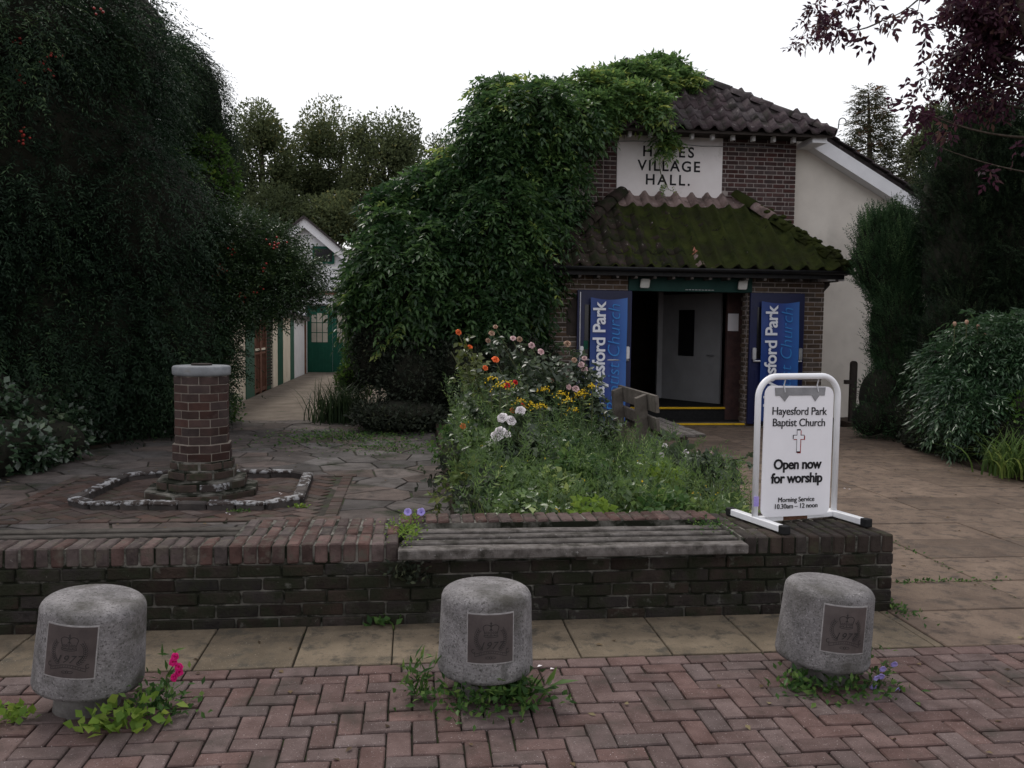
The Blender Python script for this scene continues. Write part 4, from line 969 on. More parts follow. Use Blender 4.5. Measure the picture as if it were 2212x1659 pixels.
# ================================================================== STANDING SIGN
sg = thing('pavement_sign', 'white tubular standing sign with hanging church service board on the wall end', 'sign', (2.355, 5.085, TOP + .002), local=True)
sg.rotation_euler = (0, 0, R(14.5))
hw = .300
for s_ in (-1, 1):
    f_ = bevel_obj(MB().box(s_ * hw - .022, s_ * hw + .022, -.29, .24, .006, .046).build('foot', 'gloss', sg), .004, 1)
    for yy in (-.305, .215): bevel_obj(MB().box(s_ * hw - .026, s_ * hw + .026, yy, yy + .05, .001, .050).build('end_cap', 'rubber', f_), .004, 1)
bevel_obj(MB().box(-hw + .022, -.10, -.02, .02, .008, .042).build('crossbar', 'gloss', sg), .004, 1); bevel_obj(MB().box(.08, hw - .022, -.02, .02, .008, .042).build('crossbar', 'gloss', sg), .004, 1)
MB().box(-.11, .09, -.017, .017, .010, .038).build('crossbar_joint', 'rust', sg)
rc = .13; pts = [(-hw, 0, .04), (-hw, 0, .895 - rc)] + [(-hw + rc - rc * math.cos(R(a)), 0, .895 - rc + rc * math.sin(R(a))) for a in range(10, 90, 10)]
pts += [(-hw + rc, 0, .895), (hw - rc, 0, .895)] + [(hw - rc + rc * math.sin(R(a)), 0, .895 - rc + rc * math.cos(R(a))) for a in range(10, 90, 10)] + [(hw, 0, .895 - rc), (hw, 0, .04)]
MB().tube(pts, .019, 14).build('frame', 'gloss', sg, smooth=True)
TB = Matrix.Translation((.0, -.012, .835)) @ Matrix.Rotation(R(1.6), 4, 'Y') @ Matrix.Rotation(R(-1.5), 4, 'X')
def rrect(x0, x1, z0, z1, r, k=6):
    o_ = []
    for (cx, cz, a0) in ((x1 - r, z1 - r, 0), (x0 + r, z1 - r, 90), (x0 + r, z0 + r, 180), (x1 - r, z0 + r, 270)):
        o_ += [(cx + r * math.cos(R(a0 + 90 * i / k)), 0, cz + r * math.sin(R(a0 + 90 * i / k))) for i in range(k + 1)]
    return o_
bm_ = MB().prism(rrect(-.258, .258, -.80, .0, .055), (0, .008, 0)).mesh('board', 'board'); bm_.transform(TB); brd = link('board', bm_, sg)
def onb(x, z): return TB @ Matrix.Translation((x, -.0022, z)) @ Matrix.Rotation(math.pi / 2, 4, 'X')
text('Hayesford Park', .069, 'black', brd, onb(.0, -.155), 'lettering', space=.96); text('Baptist Church', .069, 'black', brd, onb(0, -.225), 'lettering', space=.96)
text('Open now', .086, 'black', brd, onb(0, -.482), 'lettering', bold=.0022, space=.95); text('for worship', .086, 'black', brd, onb(0, -.567), 'lettering', bold=.0022, space=.95)
text('Morning Service', .043, 'black', brd, onb(0, -.698), 'lettering', space=.98); text('10.30am \u2013 12 noon', .043, 'black', brd, onb(0, -.738), 'lettering', space=.98)
CR = [(-.012, -.40), (.012, -.40), (.012, -.325), (.038, -.325), (.038, -.303), (.012, -.303), (.012, -.272), (-.012, -.272), (-.012, -.303), (-.038, -.303), (-.038, -.325), (-.012, -.325)]
def crossm(off, sc, mat, lift, nm):
    m_ = MB().prism([(p[0] * sc + off[0], lift, (p[1] + .336) * sc - .336 + off[1]) for p in CR], (0, .001, 0)).mesh(nm, mat); m_.transform(TB); link(nm, m_, brd)
crossm((.007, -.006), 1.10, 'red', -.0016, 'cross_shadow'); crossm((0, 0), 1.13, 'black', -.0026, 'cross_outline'); crossm((0, 0), 1.0, 'board', -.0036, 'cross')
tp = [(-.19, -.012), (.19, -.004), (.185, -.055), (.145, -.055), (.115, -.092), (.085, -.055), (-.085, -.058), (-.115, -.095), (-.15, -.06), (-.185, -.06)]
tm = MB().prism([(p[0], -.004, p[1]) for p in tp], (0, .0025, 0)).mesh('hanger_tape', 'tape'); tm.transform(TB); link('hanger_tape', tm, sg)
for x in (-.12, .13): MB().tube([(x, -.02, .80), (x - .005, -.015, .84), (x, -.02, .875)], .004, 6).build('hanger_wire', 'steel', sg)
MB().box(-hw - .0195, -hw + .012, -.0205, -.012, .11, .17).build('sticker', 'harebell', sg)

# ================================================================== GARDEN BENCH (seen from behind, faces the path)
gbn = thing('garden_bench', 'weathered wooden garden bench facing the path among the flowers', 'bench', (3.0, 10.5, 0))
for y in (9.95, 11.15):
    pst = [(2.66, y, -.02), (2.80, y, -.02), (2.735, y, .85), (2.61, y, .80)]
    bevel_obj(MB().prism(pst, (0, .12, 0)).build('back_post', 'benchwood', gbn), .006, 1)
    bevel_obj(MB().box(3.16, 3.25, y, y + .09, -.02, .38).build('front_leg', 'benchwood', gbn), .006, 1); MB().box(2.78, 3.25, y + .01, y + .08, .30, .385).build('seat_rail', 'benchwood', gbn)
for (z0, z1, xo) in ((.66, .86, .0), (.45, .60, .016)):
    bevel_obj(MB().prism([(2.79 - z0 * .055 + .0, 9.62, z0), (2.835 - z0 * .055, 9.62, z0), (2.83 - z1 * .055, 9.62, z1), (2.785 - z1 * .055, 9.62, z1)], (0, 1.8, 0)).build('back_rail', 'benchwood', gbn), .005, 1)
for k in range(4): slat(gbn, 2.845 + .125 * k, 2.955 + .125 * k, 9.55, 11.4, .387, .425, 'timber')

# ================================================================== PLANTS
def trunk(parent, pts, r0, r1, name='trunk', mat='bark'):
    n_ = len(pts); return MB().tube(pts, [r0 + (r1 - r0) * i / (n_ - 1) for i in range(n_)], 10).build(name, mat, parent, smooth=True)
def branches(parent, a, ends, r0, name='branch'):
    for e in ends:
        a_, e_ = Vector(a), Vector(e); m_ = a_.lerp(e_, .5) + Vector((random.uniform(-.1, .1), random.uniform(-.1, .1), random.uniform(.0, .15))) * (e_ - a_).length * .6
        MB().tube([a_, a_.lerp(m_, .5) + Vector((0, 0, .03)), m_, m_.lerp(e_, .6), e_], [r0, r0 * .8, r0 * .55, r0 * .3, r0 * .12], 6).build(name, 'bark', parent, smooth=True)
def base_of(blobs): 
    c = np.mean([b[0] for b in blobs], 0); return (float(c[0]), float(c[1]), 0.)

def shrub(name, label, cat, blobs, k, mat, kind='leaf', L_=.06, W_=.03, group=None, zc=True, part='crown', up_=.35, pairs=5, flen=.25, droop=.3, lump=.16, f=2.2, gap=-9, lo=.8, hi=1.06, corescale=.8, amp=.28, fwd=.5, out=1., spread=.9, per=14, rad=.28):
    t = thing(name, label, cat, base_of(blobs), group)
    P, N_, T_, vb = clumps(blobs, k, per, rad, lo=lo, hi=hi, lump=lump, f=f, gap=gap)
    D = unit(N_ * out * .55 + T_ * .9 + np.array([0, 0, up_]) + rng.normal(size=P.shape) * .35)
    U = unit(N_ * .7 + np.array([0, 0, 1.]) + rng.normal(size=P.shape) * .35)
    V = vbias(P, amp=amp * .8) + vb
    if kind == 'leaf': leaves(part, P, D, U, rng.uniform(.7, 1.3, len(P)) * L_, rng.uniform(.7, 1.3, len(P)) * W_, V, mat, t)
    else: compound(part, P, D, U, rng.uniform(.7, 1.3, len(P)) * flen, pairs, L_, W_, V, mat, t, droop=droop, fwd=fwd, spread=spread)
    if zc: core('inner_shade_core', blobs, t, corescale)  # added light-blocking blobs behind the leaves
    return t

# ---- wisteria over the left of the hall
WB = [Bl(905, 610, 14.2, 145, 160), Bl(1050, 660, 13.9, 110, 150), Bl(850, 600, 14.5, 84, 100), Bl(900, 490, 14.7, 80, 75), Bl(1000, 430, 14.6, 100, 100),
      Bl(1080, 310, 14.4, 80, 120), Bl(1140, 235, 14.5, 85, 62), Bl(1085, 490, 14.0, 115, 115), Bl(1180, 380, 14.4, 65, 90), Bl(1085, 215, 14.8, 48, 45), Bl(985, 390, 14.9, 48, 50),
      Bl(1160, 570, 13.8, 28, 50), Bl(1225, 255, 14.45, 65, 45), Bl(812, 650, 14.4, 42, 66), Bl(1115, 760, 13.8, 55, 100), Bl(1125, 620, 13.8, 42, 90), Bl(1205, 465, 14.6, 40, 45), Bl(872, 450, 14.4, 62, 58), Bl(930, 400, 14.5, 55, 48)]
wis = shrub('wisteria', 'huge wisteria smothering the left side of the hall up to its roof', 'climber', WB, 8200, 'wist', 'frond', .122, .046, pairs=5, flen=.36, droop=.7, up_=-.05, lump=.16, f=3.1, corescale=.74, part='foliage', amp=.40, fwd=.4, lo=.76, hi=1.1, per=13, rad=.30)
WR = [Bl(1290, 200, 15.0, 75, 36, .3), Bl(1375, 180, 15.4, 75, 36, .3), Bl(1435, 163, 15.9, 45, 22, .25), Bl(1410, 145, 16.1, 30, 14, .2), Bl(1370, 215, 14.6, 65, 20, .2), Bl(1280, 240, 14.5, 40, 28, .25), Bl(1415, 235, 14.42, 24, 12, .12), Bl(1475, 185, 15.6, 38, 18, .22), Bl(1440, 295, 14.7, 9, 26, .1), Bl(1320, 215, 14.9, 55, 32, .25)]
P, N_ = shell(WR, 1900, .7, 1.05, .2, 3); D = unit(N_ + rng.normal(size=P.shape) * .5 + np.array([0, -.2, .05]))
compound('roof_foliage', P, D, unit(N_ + [0, 0, 1.]), rng.uniform(.18, .30, len(P)), 5, .11, .042, vbias(P, 1.8, .36) + .12, 'wist', wis, droop=.45, fwd=.35)
core('roof_shade_core', WR, wis, .7)  # added dark blobs under the roof foliage, blocking light
for (a, b) in (((1425, 300), (1440, 410)), ((1450, 300), (1425, 385)), ((1180, 560), (1215, 640)), ((1205, 590), (1250, 615))):
    p = [at(a[0] + (b[0] - a[0]) * t + 8 * math.sin(t * 7), a[1] + (b[1] - a[1]) * t, 14.8 if a[1] < 400 else 13.6) for t in np.linspace(0, 1, 9)]
    MB().tube(p, .005, 5).build('tendril', 'stem', wis)
P = np.array([at(1440 + random.uniform(-16, 16), random.uniform(385, 415), 14.8) for _ in range(9)] + [at(1440 + random.uniform(-9, 9), random.uniform(285, 335), 14.75) for _ in range(26)])
compound('spray', P, unit(rng.normal(size=P.shape) + [0, -.4, -.3]), rdir(len(P)), .14, 4, .05, .02, rng.uniform(.4, .9, len(P)), 'wist', wis, droop=.5)
trunk(wis, [(1.2, 14.6, 0), (1.0, 14.5, 1.2), (1.3, 14.6, 2.4), (1.1, 14.7, 3.6), (1.8, 14.8, 5)], .12, .05)

# ---- dark shrub below it
shrub('dark_shrub', 'dark small-leaved shrub at the foot of the wisteria', 'shrub', [Bl(905, 820, 13.4, 95, 85), Bl(830, 760, 13.7, 70, 95), Bl(1010, 810, 13.3, 95, 95), Bl(1110, 800, 13.2, 85, 95), Bl(870, 890, 13.0, 110, 35), Bl(1180, 830, 13.4, 40, 90)], 15000, 'shrubdark', L_=.065, W_=.034, lump=.25, corescale=.78, per=16, rad=.22)
shrub('yellow_green_shrub', 'small yellow-green leaved shrub in front of the garage doors', 'shrub', [Bl(775, 760, 15.5, 38, 50), Bl(765, 820, 15.2, 45, 45)], 2200, 'bright', L_=.06, W_=.03, lump=.25, corescale=.7)
rsh = thing('rush_clump', 'tuft of dark strap leaves beside the side path', 'grass clump', (-1.3, 14.4, 0))
c = at(745, 905, 14.2); P = np.stack([rng.normal(c[0], .22, 420), rng.normal(14.1, .2, 420), np.full(420, PZ - .02)], 1)
blades('leaf_tuft', P, rng.uniform(.5, .95, 420), .018, .8, rng.uniform(.1, .8, 420), 'rushes', rsh)
edg = thing('low_border', 'low broad-leaved plants edging the patio below the dark shrub', 'plants', (0, 12.9, 0))
P = np.array([at(random.uniform(800, 1000), random.uniform(905, 925), 12.75) for _ in range(420)]); P[:, 2] = rng.uniform(.09, .24, len(P)); P[:, 1] += rng.normal(size=len(P)) * .12
leaves('foliage', P, unit(rng.normal(size=P.shape) + [0, -.4, .5]), unit(rng.normal(size=P.shape) * .4 + [0, -.3, 1]), rng.uniform(.06, .13, len(P)), rng.uniform(.05, .10, len(P)), rng.uniform(.1, .9, len(P)), 'shrubdark', edg)

# ---- trees on the left
YB = [Bl(120, 330, 12.2, 250, 330, 2.2), Bl(230, 130, 12.6, 150, 180, 1.8), Bl(60, 90, 11.6, 200, 220, 2), Bl(300, 480, 12.4, 170, 220, 1.6), Bl(150, 700, 12.2, 220, 220, 1.6), Bl(370, 700, 12.8, 120, 210, 1.3), Bl(290, 60, 13, 70, 90, 1.2), Bl(-150, 400, 11.5, 250, 420, 2)]
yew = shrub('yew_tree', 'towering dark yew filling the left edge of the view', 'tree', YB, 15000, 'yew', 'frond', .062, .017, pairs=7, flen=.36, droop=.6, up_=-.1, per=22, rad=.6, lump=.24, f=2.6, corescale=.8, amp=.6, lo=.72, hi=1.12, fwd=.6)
trunk(yew, [(-4.6, 12.6, 0), (-4.5, 12.6, 2), (-4.7, 12.7, 4.5), (-4.5, 12.6, 6.5)], .28, .1)
CB = [Bl(385, 190, 15.0, 75, 110), Bl(440, 230, 15.3, 52, 105), Bl(420, 330, 15.2, 75, 110), Bl(465, 330, 15.4, 38, 95)]
cyp = shrub('cypress_tree', 'dark drooping cypress peeking out behind the yew against the sky', 'tree', CB, 5200, 'darkyew', 'frond', .05, .013, pairs=6, flen=.3, droop=.9, up_=-.05, lump=.2, f=2.6, corescale=.8, fwd=.7)
trunk(cyp, [at(420, 700, 15.5) * [1, 1, 0], at(420, 400, 15.4), at(430, 150, 15.3)], .16, .03)
DB = [Bl(440, 430, 14.4, 72, 80), Bl(480, 390, 14.6, 38, 55), Bl(390, 400, 14.3, 60, 70), Bl(455, 330, 14.7, 40, 45)]
dcd = shrub('deciduous_tree', 'bright green leafy tree wedged between the yew and the far trees', 'tree', DB, 4200, 'bright', L_=.085, W_=.045, lump=.25, f=3, corescale=.75, up_=-.1)
trunk(dcd, [at(430, 720, 14.6) * [1, 1, 0], at(435, 560, 14.6), at(440, 400, 14.5)], .1, .03)
PB = [Bl(520, 600, 13.3, 95, 75), Bl(600, 595, 13.3, 72, 44), Bl(440, 600, 13.2, 90, 110), Bl(655, 605, 13.4, 36, 26), Bl(540, 520, 13.5, 75, 38), Bl(450, 520, 13.2, 70, 60), Bl(410, 760, 13.0, 72, 160), Bl(470, 720, 13.1, 28, 110), Bl(610, 535, 13.5, 30, 20), Bl(560, 640, 13.2, 60, 32)]
pyr = shrub('pyracantha', 'spreading pyracantha bough hung with red berries above the side path', 'shrub', PB, 7500, 'pyra', 'frond', .052, .022, pairs=5, flen=.32, per=8, rad=.26, droop=.15, up_=.1, lump=.34, f=3.4, lo=.72, hi=1.2, corescale=.62, fwd=.4)
trunk(pyr, [at(450, 900, 13.3) * [1, 1, 0], at(455, 760, 13.3), at(470, 660, 13.2), at(540, 600, 13.3)], .09, .04)
def berries(parent, px, py, Y, k, sp=.05):
    c = at(px, py, Y); mb = MB()
    for _ in range(k):
        bm = bmesh.new(); bmesh.ops.create_icosphere(bm, subdivisions=1, radius=random.uniform(.013, .02)); o_ = c + rng.normal(size=3) * sp * [1, .6, 1]
        mb.add([tuple(np.array(v.co) + o_) for v in bm.verts], [[v.index for v in f_.verts] for f_ in bm.faces]); bm.free()
    mb.build('berry_cluster', 'berry', parent, smooth=True, kind='stuff')
for (px, py, k) in ((360, 478, 26), (368, 492, 22), (372, 505, 14), (345, 492, 8), (410, 528, 10), (495, 545, 8), (480, 580, 12), (590, 530, 9), (605, 520, 9), (520, 645, 10), (548, 622, 10), (575, 575, 8), (470, 590, 12)):
    berries(pyr, px, py, 12.62, max(5, int(k * .6)))
for (px, py, k) in ((90, 133, 12), (60, 170, 8), (35, 85, 6), (115, 115, 8), (205, 20, 5), (40, 170, 6), (48, 300, 6), (110, 150, 6), (55, 285, 6)): berries(yew, px, py, 10.3, max(4, k // 2), .035)
# ---- ivy bank far left
IB = [Bl(15, 965, 9.5, 100, 62, .55), Bl(110, 955, 10.1, 75, 52, .5), Bl(-90, 990, 8.9, 120, 80, .6), Bl(40, 930, 10.6, 120, 90, .9), Bl(130, 920, 11.0, 75, 70, .7), Bl(-90, 900, 10.2, 140, 130, 1), Bl(95, 860, 11.2, 110, 60, .6), Bl(185, 930, 11.6, 60, 42, .5), Bl(60, 985, 10.2, 80, 40, .4), Bl(260, 925, 12.2, 80, 28, .4), Bl(300, 870, 12.4, 110, 70, .6)]
shrub('ivy_bank', 'glossy ivy tumbling onto the patio at the far left', 'ivy', IB, 12000, 'ivy', L_=.085, W_=.065, per=22, rad=.2, lump=.2, f=3, corescale=.85, part='foliage', up_=-.1)
sm = thing('low_fern', 'small green plant at the foot of the outbuilding wall', 'plant', (-2.75, 13.9, PZ))
P = np.array([[rng.normal(-2.86, .1), rng.normal(13.9, .15), rng.uniform(.1, .5)] for _ in range(420)])
leaves('foliage', P, unit(rng.normal(size=P.shape) + [.4, -.3, .4]), unit(rng.normal(size=P.shape) * .5 + [0, 0, 1]), .07, .04, rng.uniform(.2, 1, len(P)), 'weed', sm)

# ---- far trees
def fartree(label, blobs, k, L_=.16, tx=None):
    t = thing('distant_tree', label, 'tree', base_of(blobs), 'distant trees behind the garage building')
    P, N_ = shell(blobs, int(k * 2.5), .2, 1.14, .35, 1.3, -.44, front=False)
    D = unit(N_ + rng.normal(size=P.shape) * .8); leaves('crown', P, D, rdir(len(P)), rng.uniform(.6, 1.3, len(P)) * L_, rng.uniform(.3, .65, len(P)) * L_, vbias(P, .8, .25), 'fartree', t)
    b = base_of(blobs); top = max(bb[0][2] for bb in blobs)
    trunk(t, [(b[0], b[1], 0), (b[0] + .2, b[1], top * .5), (b[0], b[1], top)], .28, .08)
    branches(t, (b[0] + .1, b[1], top * .45), [tuple(bb[0] + rng.normal(size=3) * .3) for bb in blobs] + [tuple(bb[0] + bb[1] * [.6, 0, .5] * q) for bb in blobs for q in (1, -1)], .11)
fartree('distant tree with yellowing crown nearest the yew', [Bl(560, 300, 38, 60, 70), Bl(530, 400, 38, 50, 90), Bl(600, 390, 38, 60, 80)], 7500)
fartree('middle distant tree, tallest above the gabled house', [Bl(700, 310, 39, 70, 75), Bl(690, 400, 39, 80, 80), Bl(660, 470, 39, 80, 50)], 9000)
fartree('distant tree with crown beside the wisteria', [Bl(850, 330, 37, 70, 75), Bl(800, 400, 37, 70, 80), Bl(870, 420, 37, 60, 60), Bl(780, 300, 37.5, 30, 40)], 8500)
fartree('low distant tree half hidden by the top of the wisteria', [Bl(960, 350, 40, 45, 50), Bl(940, 430, 40, 60, 60)], 3500)
fartree('lower bushy distant tree just over the house roof', [Bl(740, 470, 36, 95, 55), Bl(590, 470, 36, 60, 60), Bl(640, 500, 35.5, 60, 45)], 8000)
# backdrop of woodland well behind

P = np.stack([rng.uniform(-40, 34, 9000), rng.normal(52, 2, 9000), rng.uniform(0, 6.5, 9000)], 1)
o = leaves('woodland', P, rdir(9000), rdir(9000), rng.uniform(.4, .8, 9000), rng.uniform(.25, .5, 9000), vbias(P, .5, .2), 'fartree', None, 'stuff'); tag(o, 'dim belt of woodland far behind the buildings', 'woodland')

# ---- right-hand side
JB = [Bl(1925, 570, 12.9, 62, 105, .5), Bl(1882, 545, 13.0, 34, 82, .35), Bl(1935, 700, 12.8, 55, 130, .5), Bl(1960, 820, 12.6, 60, 110, .5), Bl(1925, 500, 12.9, 30, 52, .3), Bl(1958, 530, 12.9, 28, 60, .3)]
jun = shrub('juniper', 'upright green juniper with feathery tips against the cream wall', 'conifer', JB, 6800, 'juniper', 'frond', .038, .011, pairs=7, flen=.2, per=14, rad=.16, droop=-.25, up_=1.1, lump=.1, f=3.5, corescale=.86, fwd=.9, spread=.55)
TB_ = [Bl(2100, 420, 12.0, 105, 190, .9), Bl(2068, 560, 11.9, 66, 180, .7), Bl(2190, 520, 11.6, 100, 280, .9), Bl(2120, 310, 12.1, 75, 85, .7), Bl(2080, 760, 11.8, 110, 180, .8), Bl(2022, 450, 12.1, 26, 110, .4), Bl(2300, 560, 11.2, 120, 330, 1), Bl(2010, 850, 12.0, 50, 110, .6)]
dy = shrub('clipped_yew', 'broad dark columnar yew filling the right edge', 'conifer', TB_, 18000, 'darkyew', 'frond', .040, .012, pairs=7, flen=.2, droop=-.1, up_=.8, per=16, rad=.25, lump=.12, f=3, corescale=.82, fwd=.8, spread=.6, amp=.22)
trunk(dy, [at(2100, 950, 11.8) * [1, 1, 0], at(2100, 700, 11.9), at(2110, 400, 12.0)], .2, .08)
lau = shrub('drooping_shrub', 'green shrub with drooping narrow leaves in front of the dark yew', 'shrub', [Bl(2125, 770, 10.4, 80, 70), Bl(2060, 830, 10.3, 60, 50), Bl(2185, 810, 10.2, 60, 70), Bl(2110, 880, 10.2, 95, 60), Bl(2150, 715, 10.5, 40, 38), Bl(2200, 900, 10.0, 60, 60), Bl(2030, 770, 10.6, 30, 28)], 3000, 'laurel', 'frond', .085, .022, pairs=5, flen=.26, droop=.8, up_=.05, lump=.38, f=4, corescale=.68, lo=.7, hi=1.15, per=9, rad=.2, fwd=.7, spread=.6)
for (px, py) in ((2062, 706), (2088, 702), (2112, 712), (2128, 730)):
    c = at(px, py, 10.2); MB().tube([c - [0, 0, .25], c], .006, 5).build('flower_stalk', 'stem', lau); bm_o = MB().lathe([(.004, 0), (.02, .02), (.024, .045), (.012, .065)], 10, tuple(c)).build('flower_head', 'rosefade', lau, smooth=True)
shrub('low_shrub', 'fine-leaved low shrub at the foot of the juniper', 'shrub', [Bl(1900, 860, 12.6, 45, 75, .5), Bl(1880, 905, 12.4, 40, 45, .4), Bl(1950, 900, 12.2, 60, 60, .5)], 3600, 'juniper', L_=.06, W_=.014, lump=.3, f=4, corescale=.8, up_=.6)
shrub('dark_border_shrub', 'dark low shrub behind the strap leaves at the path edge', 'shrub', [Bl(2030, 920, 11.0, 70, 60, .6), Bl(2110, 950, 10.2, 80, 60, .6), Bl(2190, 950, 9.6, 60, 60, .5), Bl(1990, 950, 11.3, 45, 32, .4)], 5200, 'shrubdark', L_=.06, W_=.03, lump=.25, f=4, corescale=.84)
stp = thing('strap_leaf_clump', 'arching bright green strap-leaved clump at the right path edge', 'plant', (6.9, 9.0, 0))
c = at(2175, 1025, 8.9); P = np.stack([rng.normal(c[0] + .15, .2, 210), rng.normal(8.9, .18, 210), np.full(210, .04)], 1)
blades('leaf_tuft', P, rng.uniform(.35, .75, 210), .024, 1.1, rng.uniform(.15, 1, 210), 'strap', stp, seg=6)
yg = shrub('yellow_edged_shrub', 'yellow-green shrub at the far right above the strap leaves', 'shrub', [Bl(2205, 885, 9.6, 35, 45, .35)], 700, 'bright', L_=.07, W_=.03, lump=.2, f=4, corescale=.6)

# small conifer and trees beyond the roof on the right
cf = thing('small_conifer', 'thin-topped reddish conifer rising behind the hall roof', 'conifer', tuple(at(1880, 600, 30) * [1, 1, 0]))
ps_ = []; ds_ = []
for i in range(2000):
    t = rng.random() ** .7; c = at(1878 + 6 * math.sin(t * 5), 192 + 330 * t, 30); r_ = (.1 + 2.1 * t) * rng.uniform(.2, 1) ; a = rng.uniform(0, 6.28)
    ps_.append(c + np.array([r_ * math.cos(a), r_ * math.sin(a), -.2 * r_ + rng.normal() * .12])); ds_.append([math.cos(a), math.sin(a), .25])
P = np.array(ps_); D = unit(np.array(ds_) + rng.normal(size=P.shape) * .35)
compound('crown', P, D, np.tile([0, 0, 1.], (len(P), 1)), rng.uniform(.3, .6, len(P)), 5, .17, .045, vbias(P, 1.2, .35), 'conifer', cf, droop=.25, fwd=.7)
trunk(cf, [at(1880, 620, 30) * [1, 1, 0], at(1880, 400, 30), at(1876, 200, 30)], .22, .03)
fartree('distant tree between the small conifer and the dark yew', [Bl(1985, 330, 31, 40, 70), Bl(1975, 420, 31, 50, 60), Bl(2020, 260, 31, 30, 40)], 4200, .14)

# purple tree at upper right
pt_ = thing('purple_tree', 'purple-leaved tree leaning in from the upper right', 'tree', (7.6, 9.6, 0))
trunk(pt_, [(7.9, 9.4, 0), (7.8, 9.4, 2.2), (7.4, 9.5, 4), (7.0, 9.6, 5.6), (6.6, 9.6, 7)], .2, .06)
TW = []
def limb(a, b, Y0, Y1, r0, sag=0., k=7):
    pts = [at(a[0] + (b[0] - a[0]) * t, a[1] + (b[1] - a[1]) * t + sag * math.sin(math.pi * t), Y0 + (Y1 - Y0) * t) for t in np.linspace(0, 1, k)]
    MB().tube(pts, [r0 * (1 - .8 * i / (k - 1)) for i in range(k)], 6).build('branch', 'bark', pt_, smooth=True); return pts
for (a, b, s_, k, r0, lv) in (((2260, 380), (1985, 300), 10, 9, .012, 3), ((2260, 300), (1935, 215), 22, 9, .018, 9), ((2250, 230), (2010, 140), 10, 9, .022, 30), ((2250, 150), (2020, 55), 8, 9, .025, 26),
      ((2250, 90), (2040, 0), 0, 9, .03, 30), ((2240, 300), (2000, 240), 14, 9, .016, 5), ((2240, 240), (1990, 165), 10, 9, .018, 12), ((2230, 200), (2060, 110), 8, 8, .02, 36), ((2240, 40), (2110, -60), 0, 8, .03, 60), ((2230, 170), (2120, 140), 0, 7, .02, 16), ((2240, 120), (2110, 60), 0, 7, .02, 36),
      ((2235, 120), (2140, 80), 0, 7, .02, 26), ((2240, 30), (2080, 20), 0, 7, .02, 50), ((2020, -40), (1905, 45), 14, 7, .014, 4), ((1905, 45), (1775, 42), 22, 9, .010, 6), ((1910, 0), (1790, 25), -12, 8, .008, 9), ((1860, 55), (1800, 88), -6, 6, .004, 2), ((1990, -20), (1975, 62), 4, 6, .005, 1)):
    Y_ = 10.2 if a[0] > 2050 else 9.2
    pts = limb(a, b, Y_ - .4, Y_ + random.uniform(-.3, .3), r0, s_, k)
    for _ in range(lv):
        t = random.random() ** .55; i = min(int(t * (k - 1)), k - 2); q = np.array(pts[i]) + (np.array(pts[i + 1]) - np.array(pts[i])) * (t * (k - 1) - i)
        spr = .06 + (.12 if a[0] > 2050 else .02) * (1 - t); TW.append(q + rng.normal(size=3) * spr * [1, 1, .7])
P = np.array(TW); P = np.repeat(P, 3, 0) + rng.normal(size=(3 * len(P), 3)) * .06
compound('crown', P, unit(rng.normal(size=P.shape) + [-.5, 0, -.5]), rdir(len(P)), rng.uniform(.08, .14, len(P)), 2, .10, .042, rng.uniform(0, 1, len(P)), 'purple', pt_, droop=.6, fwd=.6)
P2 = np.array([at(px, py, 9.1) for (px, py) in ((1715, 92), (1730, 84), (1745, 76), (1758, 68), (1745, 45), (1755, 30), (1770, 20), (1790, 60), (1800, 58), (1760, 8), (1780, 0))]); P2 = np.repeat(P2, 4, 0) + rng.normal(size=(44, 3)) * .03
compound('twig_leaves', P2, unit(rng.normal(size=P2.shape) + [-.7, 0, -.6]), rdir(44), .09, 2, .07, .024, rng.uniform(0, 1, 44), 'purple', pt_, droop=.5)

# ---- flower bed
def inbed(k, x0, x1, y0, y1): return np.stack([rng.uniform(x0, x1, k), rng.uniform(y0, y1, k), np.full(k, .2)], 1)
gc = thing('ground_cover', 'tangled green ground cover filling the flower bed behind the wall', 'ground cover', (1.4, 7.5, .2)); gc['kind'] = 'stuff'
def hgt(P):                                # top of the tangle
    x, y = P[:, 0], P[:, 1]; return np.maximum(.06, .17 + .15 * np.clip((y - 5.4) / 1.6, 0, 1) - .17 * np.clip((y - 7.0) / .8, 0, 1) * np.clip((x - 1.55) / .3, 0, 1) + .30 * np.clip((y - 7.2) / 1.6, 0, 1) * np.clip((1.9 - x) / .5, 0, 1) + .10 * wave(P * [1, 1, 0], 3.2))
P = inbed(24000, .34, 2.38, 5.38, 10.2); h = hgt(P); P[:, 2] = .2 + (h) * rng.uniform(0, 1, len(P)) ** .55; edge = np.minimum(P[:, 0] - .34, 2.38 - P[:, 0]); P[:, 2] = .2 + (P[:, 2] - .2) * np.clip(edge / .25 + .35, .3, 1)
leaves('ground_cover_leaves', P, unit(rng.normal(size=P.shape) + [0, 0, .25]), unit(rng.normal(size=P.shape) * .5 + [0, -.1, 1]), rng.uniform(.04, .095, len(P)), rng.uniform(.02, .055, len(P)), vbias(P, 3.2, .42), 'bed', gc, 'stuff')
P = inbed(2200, .36, 2.36, 5.42, 9.8); blades('bed_grass', P, np.maximum(.15, (rng.uniform(.2, .5, len(P)) + .14 * wave(P, 3)) * np.where((P[:, 1] > 6.9) & (P[:, 0] > 1.45), .3, 1)), .008, .55, vbias(P, 2, .3), 'bedgrass', gc, 'stuff')
P = inbed(900, .36, 2.36, 5.5, 9.8); h = hgt(P); Q = P.copy(); Q[:, 2] = .2 + h + rng.uniform(-.08, .16, len(P)) * np.where((P[:, 1] > 7.3) & (P[:, 0] > 1.45), .1, 1)
